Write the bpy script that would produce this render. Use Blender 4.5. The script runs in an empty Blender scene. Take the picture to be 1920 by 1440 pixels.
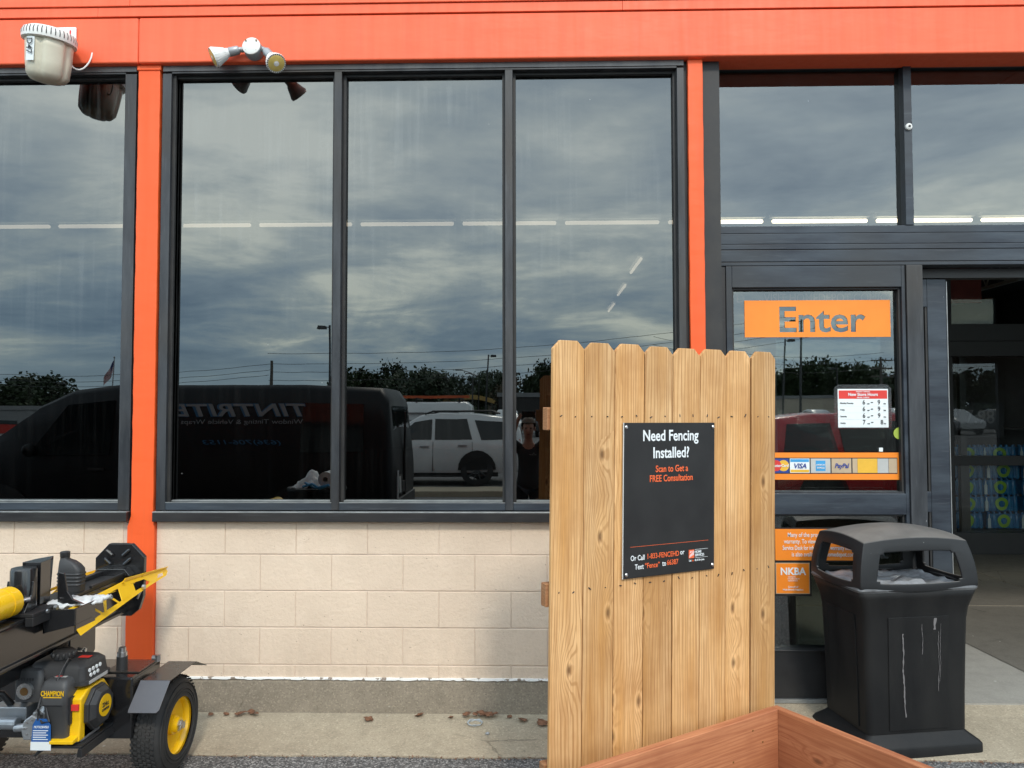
import bpy, bmesh, math, random
from mathutils import Vector, Matrix, Euler, noise as mnoise
sc = bpy.context.scene
col = sc.collection
R = math.radians
rnd = random.Random(7)

# ---------------------------------------------------------------- camera, sky, sun, exposure
cam_d = bpy.data.cameras.new('camera')
cam = bpy.data.objects.new('camera', cam_d); col.objects.link(cam)
cam_d.sensor_width = 36.0
cam_d.lens = 1400 / 1920 * 36
cam_d.clip_start = 0.02; cam_d.clip_end = 3000
yaw, pitch, roll = R(1.257), R(2.176), R(-0.087)
fw = Vector((-math.sin(yaw) * math.cos(pitch), math.cos(yaw) * math.cos(pitch), math.sin(pitch)))
rt = Vector((math.cos(yaw), math.sin(yaw), 0)); up = rt.cross(fw)
rt2 = rt * math.cos(roll) + up * math.sin(roll); up2 = up * math.cos(roll) - rt * math.sin(roll)
mw = Matrix((rt2, up2, -fw)).transposed().to_4x4(); mw.translation = (0, -4.24, 1.73)
cam.matrix_world = mw
sc.camera = cam

SUN = Vector((0.26, -1.0, 0.95)).normalized()          # direction towards the sun
elev = math.asin(SUN.z); azim = math.atan2(SUN.x, SUN.y)
world = bpy.data.worlds.new('World'); sc.world = world; world.use_nodes = True
wt = world.node_tree; wt.nodes.clear()
def wn(t, **k):
    n = wt.nodes.new(t)
    for a, b in k.items(): setattr(n, a, b)
    return n
def wmath(op, a, b=None, c=None, clamp=False):
    n = wn('ShaderNodeMath', operation=op, use_clamp=clamp)
    for i, v in enumerate((a, b, c)):
        if v is None: continue
        if isinstance(v, (int, float)): n.inputs[i].default_value = v
        else: wt.links.new(v, n.inputs[i])
    return n.outputs[0]
def wmix(fac, a, b):
    n = wn('ShaderNodeMix', data_type='RGBA')
    for s, v in ((n.inputs[0], fac), (n.inputs[6], a), (n.inputs[7], b)):
        if isinstance(v, (int, float)): s.default_value = v
        elif isinstance(v, tuple): s.default_value = v + (1,) if len(v) == 3 else v
        else: wt.links.new(v, s)
    return n.outputs[2]
sky = wn('ShaderNodeTexSky', sky_type='NISHITA', sun_disc=False, sun_elevation=elev, sun_rotation=azim)
sky.air_density = 1.2; sky.dust_density = 1.5
tc = wn('ShaderNodeTexCoord'); sep = wn('ShaderNodeSeparateXYZ')
wt.links.new(tc.outputs['Generated'], sep.inputs[0])
zc = wmath('MAXIMUM', sep.outputs[2], 0.0)
zz = wmath('ADD', zc, 0.16)
cxy = wn('ShaderNodeCombineXYZ')
wt.links.new(wmath('DIVIDE', sep.outputs[0], zz), cxy.inputs[0])
wt.links.new(wmath('DIVIDE', sep.outputs[1], zz), cxy.inputs[1])
def wnoise(vec, scale, detail, rough, dist=0.0, off=(0, 0, 0), sc3=(1, 1, 1)):
    mp = wn('ShaderNodeMapping'); wt.links.new(vec, mp.inputs[0])
    mp.inputs[1].default_value = off; mp.inputs[3].default_value = sc3
    n = wn('ShaderNodeTexNoise'); n.inputs['Scale'].default_value = scale; n.inputs['Detail'].default_value = detail
    n.inputs['Roughness'].default_value = rough; n.inputs['Distortion'].default_value = dist
    wt.links.new(mp.outputs[0], n.inputs['Vector']); return n.outputs[0]
def wramp(v, pts):
    n = wn('ShaderNodeValToRGB'); wt.links.new(v, n.inputs[0]); cr = n.color_ramp
    while len(cr.elements) < len(pts): cr.elements.new(0.5)
    for e, (p, c) in zip(cr.elements, pts): e.position = p; e.color = (c + (1,)) if isinstance(c, tuple) else (c, c, c, 1)
    return n.outputs[0]
big = wnoise(cxy.outputs[0], 0.62, 9, 0.58, 0.5, (3.1, 1.7, 0), (0.80, 1, 1))
small = wnoise(cxy.outputs[0], 2.3, 8, 0.6, 0.35, (8.2, 4.4, 0), (0.75, 1, 1))
streak = wnoise(tc.outputs['Generated'], 4.0, 6, 0.55, 0.3, (0, 0, 2.0), (1, 1, 7))
dens = wmath('ADD', wmath('MULTIPLY', big, 0.58), wmath('ADD', wmath('MULTIPLY', small, 0.34), wmath('MULTIPLY', streak, 0.08)))
# a bank of brighter broken cloud low over the car park
bx = wmath('MULTIPLY', wmath('SUBTRACT', sep.outputs[0], 0.02), 3.0); bz = wmath('MULTIPLY', wmath('SUBTRACT', sep.outputs[2], 0.225), 11.0)
bank = wmath('POWER', 2.718, wmath('MULTIPLY', wmath('ADD', wmath('MULTIPLY', bx, bx), wmath('MULTIPLY', bz, bz)), -1.0))
bank = wmath('MULTIPLY', bank, wmath('LESS_THAN', sep.outputs[1], 0.0))
dens = wmath('ADD', dens, wmath('MULTIPLY', bank, 0.05))
# dark grey-blue cloud bases to bright thin cloud
cl_low = wramp(dens, [(0.39, (5.0, 8.0, 11.6)), (0.48, (8.2, 11.8, 15.2)), (0.545, (13.6, 16.8, 18.2)), (0.61, (27.0, 29.0, 26.0))])
cl_high = wramp(dens, [(0.41, (11.0, 14.0, 17.2)), (0.48, (15.4, 18.6, 21.2)), (0.545, (20.5, 23.4, 24.6)), (0.62, (31.0, 33.0, 32.0))])
hfac = wramp(zc, [(0.10, 0.0), (0.30, 1.0)])
clouds = wmix(hfac, cl_low, cl_high)
horizon = wramp(zc, [(0.0, 0.8), (0.09, 0.0)])
clouds = wmix(horizon, clouds, (11.0, 15.0, 16.8))
final = wmix(0.9, sky.outputs[0], clouds)
bg = wn('ShaderNodeBackground'); bg.inputs[1].default_value = 0.10
wo = wn('ShaderNodeOutputWorld')
wt.links.new(final, bg.inputs[0]); wt.links.new(bg.outputs[0], wo.inputs[0])

sun_d = bpy.data.lights.new('sun', 'SUN'); sun_d.energy = 1.8; sun_d.angle = R(8); sun_d.color = (1.0, 0.93, 0.82)
sun = bpy.data.objects.new('sun', sun_d); col.objects.link(sun)
sun.rotation_euler = (-SUN).to_track_quat('-Z', 'Y').to_euler()
sun.location = (3, -12, 12)

sc.view_settings.view_transform = 'Standard'; sc.view_settings.look = 'None'
sc.view_settings.exposure = 0.1; sc.view_settings.gamma = 1.0
sc.render.engine = 'CYCLES'
try:
    sc.cycles.use_denoising = True; sc.cycles.denoiser = 'OPENIMAGEDENOISE'
except Exception: pass
sc.cycles.max_bounces = 8; sc.cycles.transparent_max_bounces = 12
sc.cycles.caustics_reflective = False; sc.cycles.caustics_refractive = False
sc.cycles.sample_clamp_indirect = 6.0

# ---------------------------------------------------------------- helpers
def setp(o, **k):
    for a, b in k.items():
        if b: o[a] = b
def tag(o, label, cat, group=None): setp(o, label=label, category=cat, group=group); return o
def thing(name, label, cat, loc=(0, 0, 0), rz=0.0, group=None):
    o = bpy.data.objects.new(name, None); col.objects.link(o); o.empty_display_size = 0.1
    o.location = loc; o.rotation_euler = (0, 0, rz)
    return tag(o, label, cat, group)
class MB:
    def __init__(s): s.bm = bmesh.new()
    def verts(s, pts): return [s.bm.verts.new(p) for p in pts]
    def face(s, vs):
        try: return s.bm.faces.new(vs)
        except ValueError: return None
    def poly(s, pts): s.face(s.verts(pts)); return s
    def box(s, x0, x1, y0, y1, z0, z1):
        v = s.verts([(x0, y0, z0), (x1, y0, z0), (x1, y1, z0), (x0, y1, z0), (x0, y0, z1), (x1, y0, z1), (x1, y1, z1), (x0, y1, z1)])
        for f in ((3, 2, 1, 0), (4, 5, 6, 7), (0, 1, 5, 4), (1, 2, 6, 5), (2, 3, 7, 6), (3, 0, 4, 7)): s.face([v[i] for i in f])
        return s
    def prism(s, pts, axis, a0, a1):
        """pts: 2D outline; axis 'x' -> pts are (y,z), 'y' -> (x,z), 'z' -> (x,y)"""
        def m(p, a): return {'x': (a, p[0], p[1]), 'y': (p[0], a, p[1]), 'z': (p[0], p[1], a)}[axis]
        A = s.verts([m(p, a0) for p in pts]); B = s.verts([m(p, a1) for p in pts]); n = len(pts)
        s.face(A[::-1]); s.face(B)
        for i in range(n): s.face([A[i], A[(i + 1) % n], B[(i + 1) % n], B[i]])
        return s
    def loft(s, rings, cap0=True, cap1=True, closed=True):
        V = [s.verts(r) for r in rings]; n = len(rings[0])
        for a, b in zip(V, V[1:]):
            for i in range(n if closed else n - 1): s.face([a[i], a[(i + 1) % n], b[(i + 1) % n], b[i]])
        if cap0: s.face(V[0][::-1])
        if cap1: s.face(V[-1])
        return s
    def cyl(s, p0, p1, r0, r1=None, n=20, caps=True):
        r1 = r0 if r1 is None else r1
        return s.lathe(p0, p1, [(0, r0), (1, r1)], n, caps)
    def lathe(s, p0, p1, prof, n=24, caps=True):
        """prof: (t along p0->p1, radius)"""
        p0, p1 = Vector(p0), Vector(p1); d = p1 - p0; a = d.normalized()
        u = a.orthogonal().normalized(); v = a.cross(u)
        rings = [[p0 + d * t + (u * math.cos(2 * math.pi * i / n) + v * math.sin(2 * math.pi * i / n)) * r for i in range(n)] for t, r in prof]
        return s.loft(rings, caps, caps)
    def tube(s, pts, r, n=8):
        pts = [Vector(p) for p in pts]; rings = []; u = None
        for i, p in enumerate(pts):
            d = (pts[min(i + 1, len(pts) - 1)] - pts[max(i - 1, 0)]).normalized()
            if u is None: u = d.orthogonal().normalized()
            u = (u - d * u.dot(d)).normalized(); v = d.cross(u)
            rr = r[i] if isinstance(r, (list, tuple)) else r
            rings.append([p + (u * math.cos(2 * math.pi * k / n) + v * math.sin(2 * math.pi * k / n)) * rr for k in range(n)])
        return s.loft(rings)
    def ball(s, c, r, n=12, sq=(1, 1, 1)):
        bmesh.ops.create_uvsphere(s.bm, u_segments=n, v_segments=max(6, n // 2), radius=r, matrix=Matrix.Translation(c) @ Matrix.Diagonal((*sq, 1)))
        return s
    def bar(s, p0, p1, w, h=None):
        return s.cyl(p0, p1, w * 0.7071, (h or w) * 0.7071, 4)
    def build(s, name, mat, parent=None, bevel=0.0, smooth=False, seg=2, loc=None, recalc=True, offset=None):
        if recalc: bmesh.ops.recalc_face_normals(s.bm, faces=s.bm.faces)
        me = bpy.data.meshes.new(name); 
        if offset is not None: bmesh.ops.translate(s.bm, verts=s.bm.verts, vec=Vector(offset))
        s.bm.to_mesh(me); s.bm.free()
        if isinstance(mat, (list, tuple)):
            for m in mat: me.materials.append(m)
        else: me.materials.append(mat)
        o = bpy.data.objects.new(name, me); col.objects.link(o)
        if parent: o.parent = parent
        if loc: o.location = loc
        if smooth:
            for p in me.polygons: p.use_smooth = True
            if smooth != 'all':
                me.set_sharp_from_angle(angle=R(38))
        if bevel:
            b = o.modifiers.new('bevel', 'BEVEL'); b.width = bevel; b.segments = seg; b.limit_method = 'ANGLE'; b.angle_limit = R(40)
            b.harden_normals = False
        return o
def copy_tree(o, parent=None):
    c = o.copy(); col.objects.link(c)
    if parent: c.parent = parent
    for ch in [x for x in bpy.data.objects if x.parent == o]: copy_tree(ch, c)
    return c
def kids(o): return [x for x in bpy.data.objects if x.parent == o]
def clone(o, loc, rz=0.0, label=None, cat=None, group=None, scale=None):
    """a copy of a thing and of its parts and sub-parts"""
    ch1 = kids(o); c = o.copy(); col.objects.link(c)
    for a in ch1:
        ch2 = kids(a); b = a.copy(); b.parent = c; col.objects.link(b)
        for d in ch2: e = d.copy(); e.parent = b; col.objects.link(e)
    c.location = loc; c.rotation_euler = (0, 0, rz)
    if scale: c.scale = scale
    setp(c, label=label, category=cat, group=group)
    return c
def rsect(hw, hd, r, z, n=4, cx=0.0, cy=0.0):
    out = []
    for k, (sx, sy) in enumerate(((1, 1), (-1, 1), (-1, -1), (1, -1))):
        for i in range(n + 1):
            a = math.pi / 2 * (k + i / n)
            out.append((cx + sx * (hw - r) + r * math.cos(a), cy + sy * (hd - r) + r * math.sin(a), z))
    return out
def text_mesh(lines, name, mat, parent=None, extrude=0.0006, rot=(R(90), 0, 0), loc=None):
    """lines: (string, x, y, z, cap height, width factor, bold, align, shear, rot); each line becomes a mesh of its own"""
    o = None
    for ln in lines:
        s, x, y, z, size, wf, bold, al = ln[:8]; sh = ln[8] if len(ln) > 8 else 0.0
        rr = ln[9] if len(ln) > 9 else rot
        cu = bpy.data.curves.new('t', 'FONT'); cu.body = s; cu.size = size / 0.73; cu.align_x = al; cu.align_y = 'BOTTOM_BASELINE'
        cu.extrude = extrude; cu.offset = bold * size; cu.shear = sh; cu.resolution_u = 3
        to = bpy.data.objects.new('t', cu); col.objects.link(to)
        me = bpy.data.meshes.new_from_object(to.evaluated_get(bpy.context.evaluated_depsgraph_get()))
        me.transform(Matrix.Translation((x, y, z)) @ Euler(rr).to_matrix().to_4x4() @ Matrix.Diagonal((wf, 1, 1, 1)))
        bpy.data.objects.remove(to); bpy.data.curves.remove(cu)
        me.name = name; me.materials.clear(); me.materials.append(mat)
        o = bpy.data.objects.new(name, me); col.objects.link(o)
        if parent: o.parent = parent
        if loc: o.location = loc
    return o

# ---------------------------------------------------------------- materials
class NT:
    def __init__(s, name):
        s.m = bpy.data.materials.new(name); s.m.use_nodes = True; s.t = s.m.node_tree; s.t.nodes.clear()
        s.out = s.t.nodes.new('ShaderNodeOutputMaterial'); s.tc = s.t.nodes.new('ShaderNodeTexCoord')
        s.oi = None
    def put(s, sock, v):
        if v is None: return
        if isinstance(v, (int, float)):
            try: sock.default_value = v
            except TypeError: sock.default_value = (v, v, v, 1) if len(sock.default_value) == 4 else (v, v, v)
        elif isinstance(v, tuple): sock.default_value = v + (1,) if (len(v) == 3 and len(sock.default_value) == 4) else v
        else: s.t.links.new(v, sock)
    def node(s, t, ins=None, **k):
        n = s.t.nodes.new(t)
        for a, b in k.items(): setattr(n, a, b)
        for a, b in (ins or {}).items(): s.put(n.inputs[a], b)
        return n
    def math(s, op, a, b=None, clamp=False): return s.node('ShaderNodeMath', {0: a, 1: b}, operation=op, use_clamp=clamp).outputs[0]
    def coord(s, kind='Object', scale=(1, 1, 1), rand=False, off=(0, 0, 0)):
        v = s.tc.outputs[kind]
        if rand:
            if not s.oi: s.oi = s.node('ShaderNodeObjectInfo')
            r = s.math('MULTIPLY', s.oi.outputs['Random'], 37.0)
            c = s.node('ShaderNodeCombineXYZ', {0: r, 1: s.math('MULTIPLY', r, 0.6), 2: s.math('MULTIPLY', r, 1.7)})
            v = s.node('ShaderNodeVectorMath', {0: v, 1: c.outputs[0]}, operation='ADD').outputs[0]
        mp = s.node('ShaderNodeMapping', {0: v, 1: off, 3: scale}); return mp.outputs[0]
    def noise(s, vec, scale, detail=4, rough=0.55, dist=0.0):
        return s.node('ShaderNodeTexNoise', {'Vector': vec, 'Scale': scale, 'Detail': detail, 'Roughness': rough, 'Distortion': dist}).outputs[0]
    def vor(s, vec, scale, feature='F1', out=0, rnd_=1.0):
        return s.node('ShaderNodeTexVoronoi', {'Vector': vec, 'Scale': scale, 'Randomness': rnd_}, feature=feature).outputs[out]
    def ramp(s, v, pts, interp='LINEAR'):
        n = s.node('ShaderNodeValToRGB', {0: v}); cr = n.color_ramp; cr.interpolation = interp
        while len(cr.elements) < len(pts): cr.elements.new(0.5)
        for e, (p, c) in zip(cr.elements, pts): e.position = p; e.color = (c + (1,)) if isinstance(c, tuple) else (c, c, c, 1)
        return n.outputs[0]
    def mix(s, f, a, b, blend='MIX'):
        n = s.node('ShaderNodeMix', {0: f, 6: a, 7: b}, data_type='RGBA', blend_type=blend); return n.outputs[2]
    def bump(s, h, strength=0.3, dist=0.01, nrm=None):
        return s.node('ShaderNodeBump', {'Height': h, 'Strength': strength, 'Distance': dist, 'Normal': nrm}).outputs[0]
    def bsdf(s, base, rough=0.5, metal=0.0, normal=None, spec=0.5, **k):
        ins = {'Base Color': base, 'Roughness': rough, 'Metallic': metal, 'Specular IOR Level': spec}
        ins.update(k); b = s.node('ShaderNodeBsdfPrincipled', ins)
        if normal is not None: s.put(b.inputs['Normal'], normal)
        return b.outputs[0]
    def done(s, sh): s.t.links.new(sh, s.out.inputs[0]); return s.m
def pm(name, c1, c2=None, rough=0.5, metal=0.0, scale=6.0, detail=5, bump=0.0, bscale=60.0, spec=0.5, stretch=(1, 1, 1), rvar=0.12, emit=None, coat=0.0, lo=0.35, hi=0.65):
    n = NT(name); c2 = c2 or tuple(x * 0.85 for x in c1)
    v = n.noise(n.coord('Object', stretch), scale, detail, 0.6)
    f = n.ramp(v, [(lo, 0.0), (hi, 1.0)])
    base = n.mix(f, c1, c2)
    r = n.math('ADD', n.math('MULTIPLY', v, rvar * 2), rough - rvar)
    nr = n.bump(n.noise(n.coord('Object'), bscale, 4), bump, 0.004) if bump else None
    ex = {}
    if emit: ex = {'Emission Color': emit[0], 'Emission Strength': emit[1]}
    if coat: ex['Coat Weight'] = coat; ex['Coat Roughness'] = 0.08
    return n.done(n.bsdf(base, r, metal, nr, spec, **ex))
M = {}
# orange paint: slightly faded, with faint streaks
def orange_paint(name, c1, c2):
    n = NT(name)
    a = n.noise(n.coord('Object', (1, 1, 1)), 1.3, 5, 0.6); b = n.noise(n.coord('Object', (14, 14, 0.8)), 2.0, 4, 0.6)
    f = n.ramp(n.math('ADD', n.math('MULTIPLY', a, 0.6), n.math('MULTIPLY', b, 0.4)), [(0.35, 0.0), (0.65, 1.0)])
    base = n.mix(f, c1, c2)
    sp = n.ramp(n.vor(n.coord('Object'), 9.0), [(0.02, 1.0), (0.035, 0.0)])
    base = n.mix(n.math('MULTIPLY', sp, 0.5), base, (0.2, 0.06, 0.03))
    ch = n.math('MULTIPLY', n.ramp(n.vor(n.coord('Object', (1, 1, .16)), 6.0), [(0.006, 1.0), (0.012, 0.0)]), 0.8)
    base = n.mix(ch, base, (0.85, 0.62, 0.5))
    dirt = n.ramp(n.noise(n.coord('Object', (5, 5, .35)), 2.6, 5, .7), [(0.55, 0.0), (0.8, 0.35)])
    base = n.mix(dirt, base, (0.45, 0.10, 0.05))
    nr = n.bump(n.noise(n.coord('Object', (.8, 1, 2)), 4, 3), 0.35, 0.012)
    return n.done(n.bsdf(base, n.math('ADD', n.math('MULTIPLY', b, 0.3), 0.36), 0, nr, 0.4))
M['orange'] = orange_paint('orange_fascia_paint', (0.88, 0.145, 0.058), (0.82, 0.12, 0.045))
M['orange_col'] = orange_paint('orange_column_paint', (0.86, 0.115, 0.022), (0.80, 0.10, 0.018))
# painted concrete block
n = NT('painted_block')
v = n.noise(n.coord('Object'), 2.2, 6, 0.6); fine = n.noise(n.coord('Object'), 45, 6, 0.7); mid = n.noise(n.coord('Object'), 14, 4, 0.6)
base = n.mix(n.ramp(v, [(0.3, 0.0), (0.7, 1.0)]), (0.755, 0.605, 0.468), (0.655, 0.52, 0.40))
pit = n.ramp(n.vor(n.coord('Object'), 30), [(0.05, 1.0), (0.12, 0.0)])
pitmask = n.ramp(mid, [(0.52, 0.0), (0.60, 1.0)])
pit = n.math('MULTIPLY', pit, pitmask)
base = n.mix(n.math('MULTIPLY', pit, 0.75), base, (0.30, 0.22, 0.17))
base = n.mix(n.math('MULTIPLY', n.ramp(n.noise(n.coord('Object'), 70, 4, .7), [(0.5, 0.0), (0.72, 1.0)]), 0.14), base, (0.42, 0.33, 0.26))
dz = n.node('ShaderNodeSeparateXYZ', {0: n.tc.outputs['Object']}).outputs[2]
splash = n.math('MULTIPLY', n.ramp(n.math('ADD', dz, n.math('MULTIPLY', n.noise(n.coord('Object', (1, 1, .5)), 5, 5, .65), 0.5)), [(0.48, 0.55), (0.80, 0.0)]), n.ramp(n.noise(n.coord('Object', (1, 1, .4)), 18, 4, .65), [(0.4, 0.1), (0.65, 1.0)]))
base = n.mix(n.math('MULTIPLY', splash, 0.45), base, (0.40, 0.31, 0.23))
base = n.mix(n.math('MULTIPLY', n.ramp(n.noise(n.coord('Object'), 3.1, 5, .7, .8), [(0.56, 0.0), (0.68, 1.0)]), 0.25), base, (0.84, 0.70, 0.56))
h = n.math('SUBTRACT', n.math('ADD', fine, n.math('MULTIPLY', mid, 0.6)), n.math('MULTIPLY', pit, 1.2))
M['block'] = n.done(n.bsdf(base, 0.75, 0, n.bump(h, 0.55, 0.008), 0.25))
M['mortar'] = pm('painted_mortar', (0.66, 0.53, 0.43), (0.55, 0.44, 0.36), 0.8, bump=0.5, bscale=60, scale=9)
# concrete
def concrete(name, c1, c2, speck=0.25, bscale=160):
    n = NT(name)
    a = n.noise(n.coord('Object'), 1.6, 6, 0.62); b = n.noise(n.coord('Object'), 11, 5, 0.6); f = n.noise(n.coord('Object'), bscale, 3, 0.6)
    base = n.mix(n.ramp(a, [(0.3, 0.0), (0.7, 1.0)]), c1, c2)
    base = n.mix(n.math('MULTIPLY', n.ramp(b, [(0.45, 0.0), (0.75, 1.0)]), 0.35), base, tuple(x * 0.6 for x in c2))
    sv = n.vor(n.coord('Object'), bscale * 0.9, 'F1', 'Color')
    bw = n.node('ShaderNodeSeparateColor', {0: sv}).outputs[0]
    base = n.mix(n.math('MULTIPLY', n.ramp(bw, [(0.0, 1.0), (0.35, 0.0)]), speck), base, tuple(x * 0.45 for x in c1))
    base = n.mix(n.math('MULTIPLY', n.ramp(bw, [(0.82, 0.0), (1.0, 1.0)]), speck), base, tuple(min(1, x * 1.5) for x in c1))
    dk = n.vor(n.coord('Object', off=(3.3, .4, 1)), 1.15, 'DISTANCE_TO_EDGE', 0)
    wv = n.math('ADD', dk, n.math('MULTIPLY', n.math('SUBTRACT', n.noise(n.coord('Object'), 9, 4), 0.5), 0.05))
    crack = n.math('MULTIPLY', n.ramp(n.math('ABSOLUTE', wv), [(0.0, 1.0), (0.006, 0.0)]), n.ramp(n.noise(n.coord('Object', off=(5, 5, 5)), 1.2, 2), [(0.52, 0.0), (0.6, 0.7)]))
    base = n.mix(crack, base, tuple(x * 0.3 for x in c2))
    gum = n.math('MULTIPLY', n.ramp(n.vor(n.coord('Object', off=(1, 2, 0)), 7.0), [(0.05, 1.0), (0.075, 0.0)]), n.ramp(n.noise(n.coord('Object', off=(9, 1, 0)), 2.5, 2), [(0.56, 0.0), (0.6, 0.55)]))
    base = n.mix(gum, base, tuple(x * 0.4 for x in c1))
    pale = n.math('MULTIPLY', n.ramp(n.vor(n.coord('Object', (1, 1, 3), off=(4, 7, 0)), 12.0), [(0.06, 1.0), (0.10, 0.0)]), n.ramp(n.noise(n.coord('Object', off=(2, 6, 0)), 4, 3), [(0.60, 0.0), (0.64, 0.7)]))
    base = n.mix(pale, base, (0.6, 0.58, 0.52))
    return n.done(n.bsdf(base, 0.85, 0, n.bump(n.math('ADD', f, b), 0.3, 0.004), 0.25))
M['apron'] = concrete('apron_concrete', (0.40, 0.34, 0.25), (0.33, 0.275, 0.20), 0.4)
M['foundation'] = concrete('foundation_concrete', (0.31, 0.265, 0.205), (0.235, 0.20, 0.155), 0.4)
M['vestibule'] = concrete('vestibule_concrete', (0.34, 0.32, 0.28), (0.30, 0.28, 0.245), 0.15)
M['mat'] = concrete('painted_shade_floor', (0.17, 0.155, 0.13), (0.14, 0.127, 0.105), 0.2)  # darker copy of the vestibule concrete, with shade put into its colour
M['white_caulk'] = pm('flaking_white_paint', (0.78, 0.77, 0.74), (0.25, 0.2, 0.16), 0.7, scale=26, lo=0.56, hi=0.6, bump=0.4)
# asphalt
n = NT('asphalt')
vc = n.node('ShaderNodeSeparateColor', {0: n.vor(n.coord('Object'), 135, 'F1', 'Color')}).outputs[0]
base = n.ramp(vc, [(0.0, (0.035, 0.034, 0.034)), (0.45, (0.12, 0.115, 0.112)), (0.8, (0.24, 0.23, 0.22)), (1.0, (0.48, 0.46, 0.44))])
base = n.mix(n.math('MULTIPLY', n.noise(n.coord('Object'), 0.7, 5), 0.5), base, (0.085, 0.082, 0.08))
M['asphalt'] = n.done(n.bsdf(base, 0.85, 0, n.bump(n.vor(n.coord('Object'), 135), 0.6, 0.006), 0.3))
# weathered dark anodised frame metal
def frame_metal(name, c1, c2, c3, stretch=(3, 3, 0.5)):
    n = NT(name)
    a = n.noise(n.coord('Object', stretch), 3.0, 6, 0.65); b = n.noise(n.coord('Object'), 1.1, 3, 0.5); s_ = n.noise(n.coord('Object', (1, 1, 0.06) if stretch[2] < 1 else (0.06, 1, 1)), 70, 3, 0.6)
    base = n.mix(n.ramp(a, [(0.35, 0.0), (0.68, 1.0)]), c1, c2)
    base = n.mix(n.ramp(b, [(0.45, 0.0), (0.7, 0.8)]), base, c3)
    base = n.mix(n.math('MULTIPLY', n.ramp(s_, [(0.6, 0.0), (0.8, 1.0)]), 0.25), base, (0.16, 0.17, 0.18))
    ch = n.ramp(n.vor(n.coord('Object', (1, 1, 0.4)), 17), [(0.02, 1.0), (0.05, 0.0)])
    ch = n.math('MULTIPLY', ch, n.ramp(n.noise(n.coord('Object'), 6, 2), [(0.58, 0.0), (0.64, 1.0)]))
    base = n.mix(ch, base, (0.42, 0.42, 0.42))
    return n.done(n.bsdf(base, n.math('ADD', n.math('MULTIPLY', a, 0.25), 0.34), 0.25, None, 0.5))
M['frame'] = frame_metal('weathered_frame_metal', (0.018, 0.020, 0.024), (0.060, 0.064, 0.070), (0.046, 0.038, 0.030))
M['frame_blue'] = frame_metal('bluish_frame_metal', (0.016, 0.021, 0.031), (0.052, 0.066, 0.082), (0.034, 0.034, 0.034), (0.5, 3, 3))
M['frame_h'] = frame_metal('streaked_header_metal', (0.10, 0.10, 0.105), (0.18, 0.175, 0.17), (0.08, 0.075, 0.07))
M['gasket'] = pm('black_sealant', (0.012, 0.012, 0.013), (0.03, 0.028, 0.026), 0.6)
M['sill'] = frame_metal('dark_sill_metal', (0.018, 0.017, 0.018), (0.036, 0.034, 0.033), (0.026, 0.023, 0.023), (1, 3, 3))
M['edge_light'] = pm('bare_metal_edge', (0.42, 0.43, 0.42), (0.26, 0.27, 0.27), 0.4, metal=0.5, scale=12)
# glass: a clear coat of reflection over a tinted transparency, a little dust in streaks near the head
def glass(name, tint, refl, dust):
    n = NT(name)
    lw = n.node('ShaderNodeLayerWeight', {0: 0.5}).outputs['Facing']
    f5 = n.math('POWER', lw, 4.0)
    fac = n.math('ADD', n.math('MULTIPLY', f5, 1.0 - refl), refl, True)
    wob = n.bump(n.noise(n.coord('Object', (1, 1, 0.5)), 2.2, 2), 0.022, 0.02)
    g = n.node('ShaderNodeBsdfGlossy', {0: (0.97, 1.0, 0.985), 'Roughness': 0.0, 'Normal': wob}).outputs[0]
    t = n.node('ShaderNodeBsdfTransparent', {0: tint}).outputs[0]
    mix = n.node('ShaderNodeMixShader', {0: fac, 1: t, 2: g}).outputs[0]
    st = n.noise(n.coord('Object', (9, 1, 0.35)), 3.0, 5, 0.65); bl = n.noise(n.coord('Object'), 1.3, 3, 0.5)
    z = n.node('ShaderNodeSeparateXYZ', {0: n.tc.outputs['Object']}).outputs[2]
    zf = n.ramp(n.math('MULTIPLY', z, 0.2), [(0.40, 0.06), (0.62, 1.0)])
    df = n.math('MULTIPLY', n.math('MULTIPLY', n.ramp(st, [(0.48, 0.0), (0.72, 1.0)]), n.ramp(bl, [(0.4, 0.0), (0.6, 1.0)])), zf)
    sp = n.ramp(n.vor(n.coord('Object'), 5.5), [(0.012, 1.0), (0.02, 0.0)])
    df = n.math('ADD', n.math('MULTIPLY', df, dust), n.math('MULTIPLY', sp, 0.35), True)
    d = n.node('ShaderNodeBsdfDiffuse', {0: (0.6, 0.62, 0.6)}).outputs[0]
    return n.done(n.node('ShaderNodeMixShader', {0: df, 1: mix, 2: d}).outputs[0])
M['tint_glass'] = glass('tinted_window_glass', (0.055, 0.06, 0.06), 0.135, 0.10)
M['clear_glass'] = glass('entrance_glass', (0.48, 0.52, 0.49), 0.15, 0.03)
M['lamp'] = pm('fluorescent_tube', (0.9, 0.9, 0.85), emit=((1.0, 0.78, 0.58), 5.0))
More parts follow.
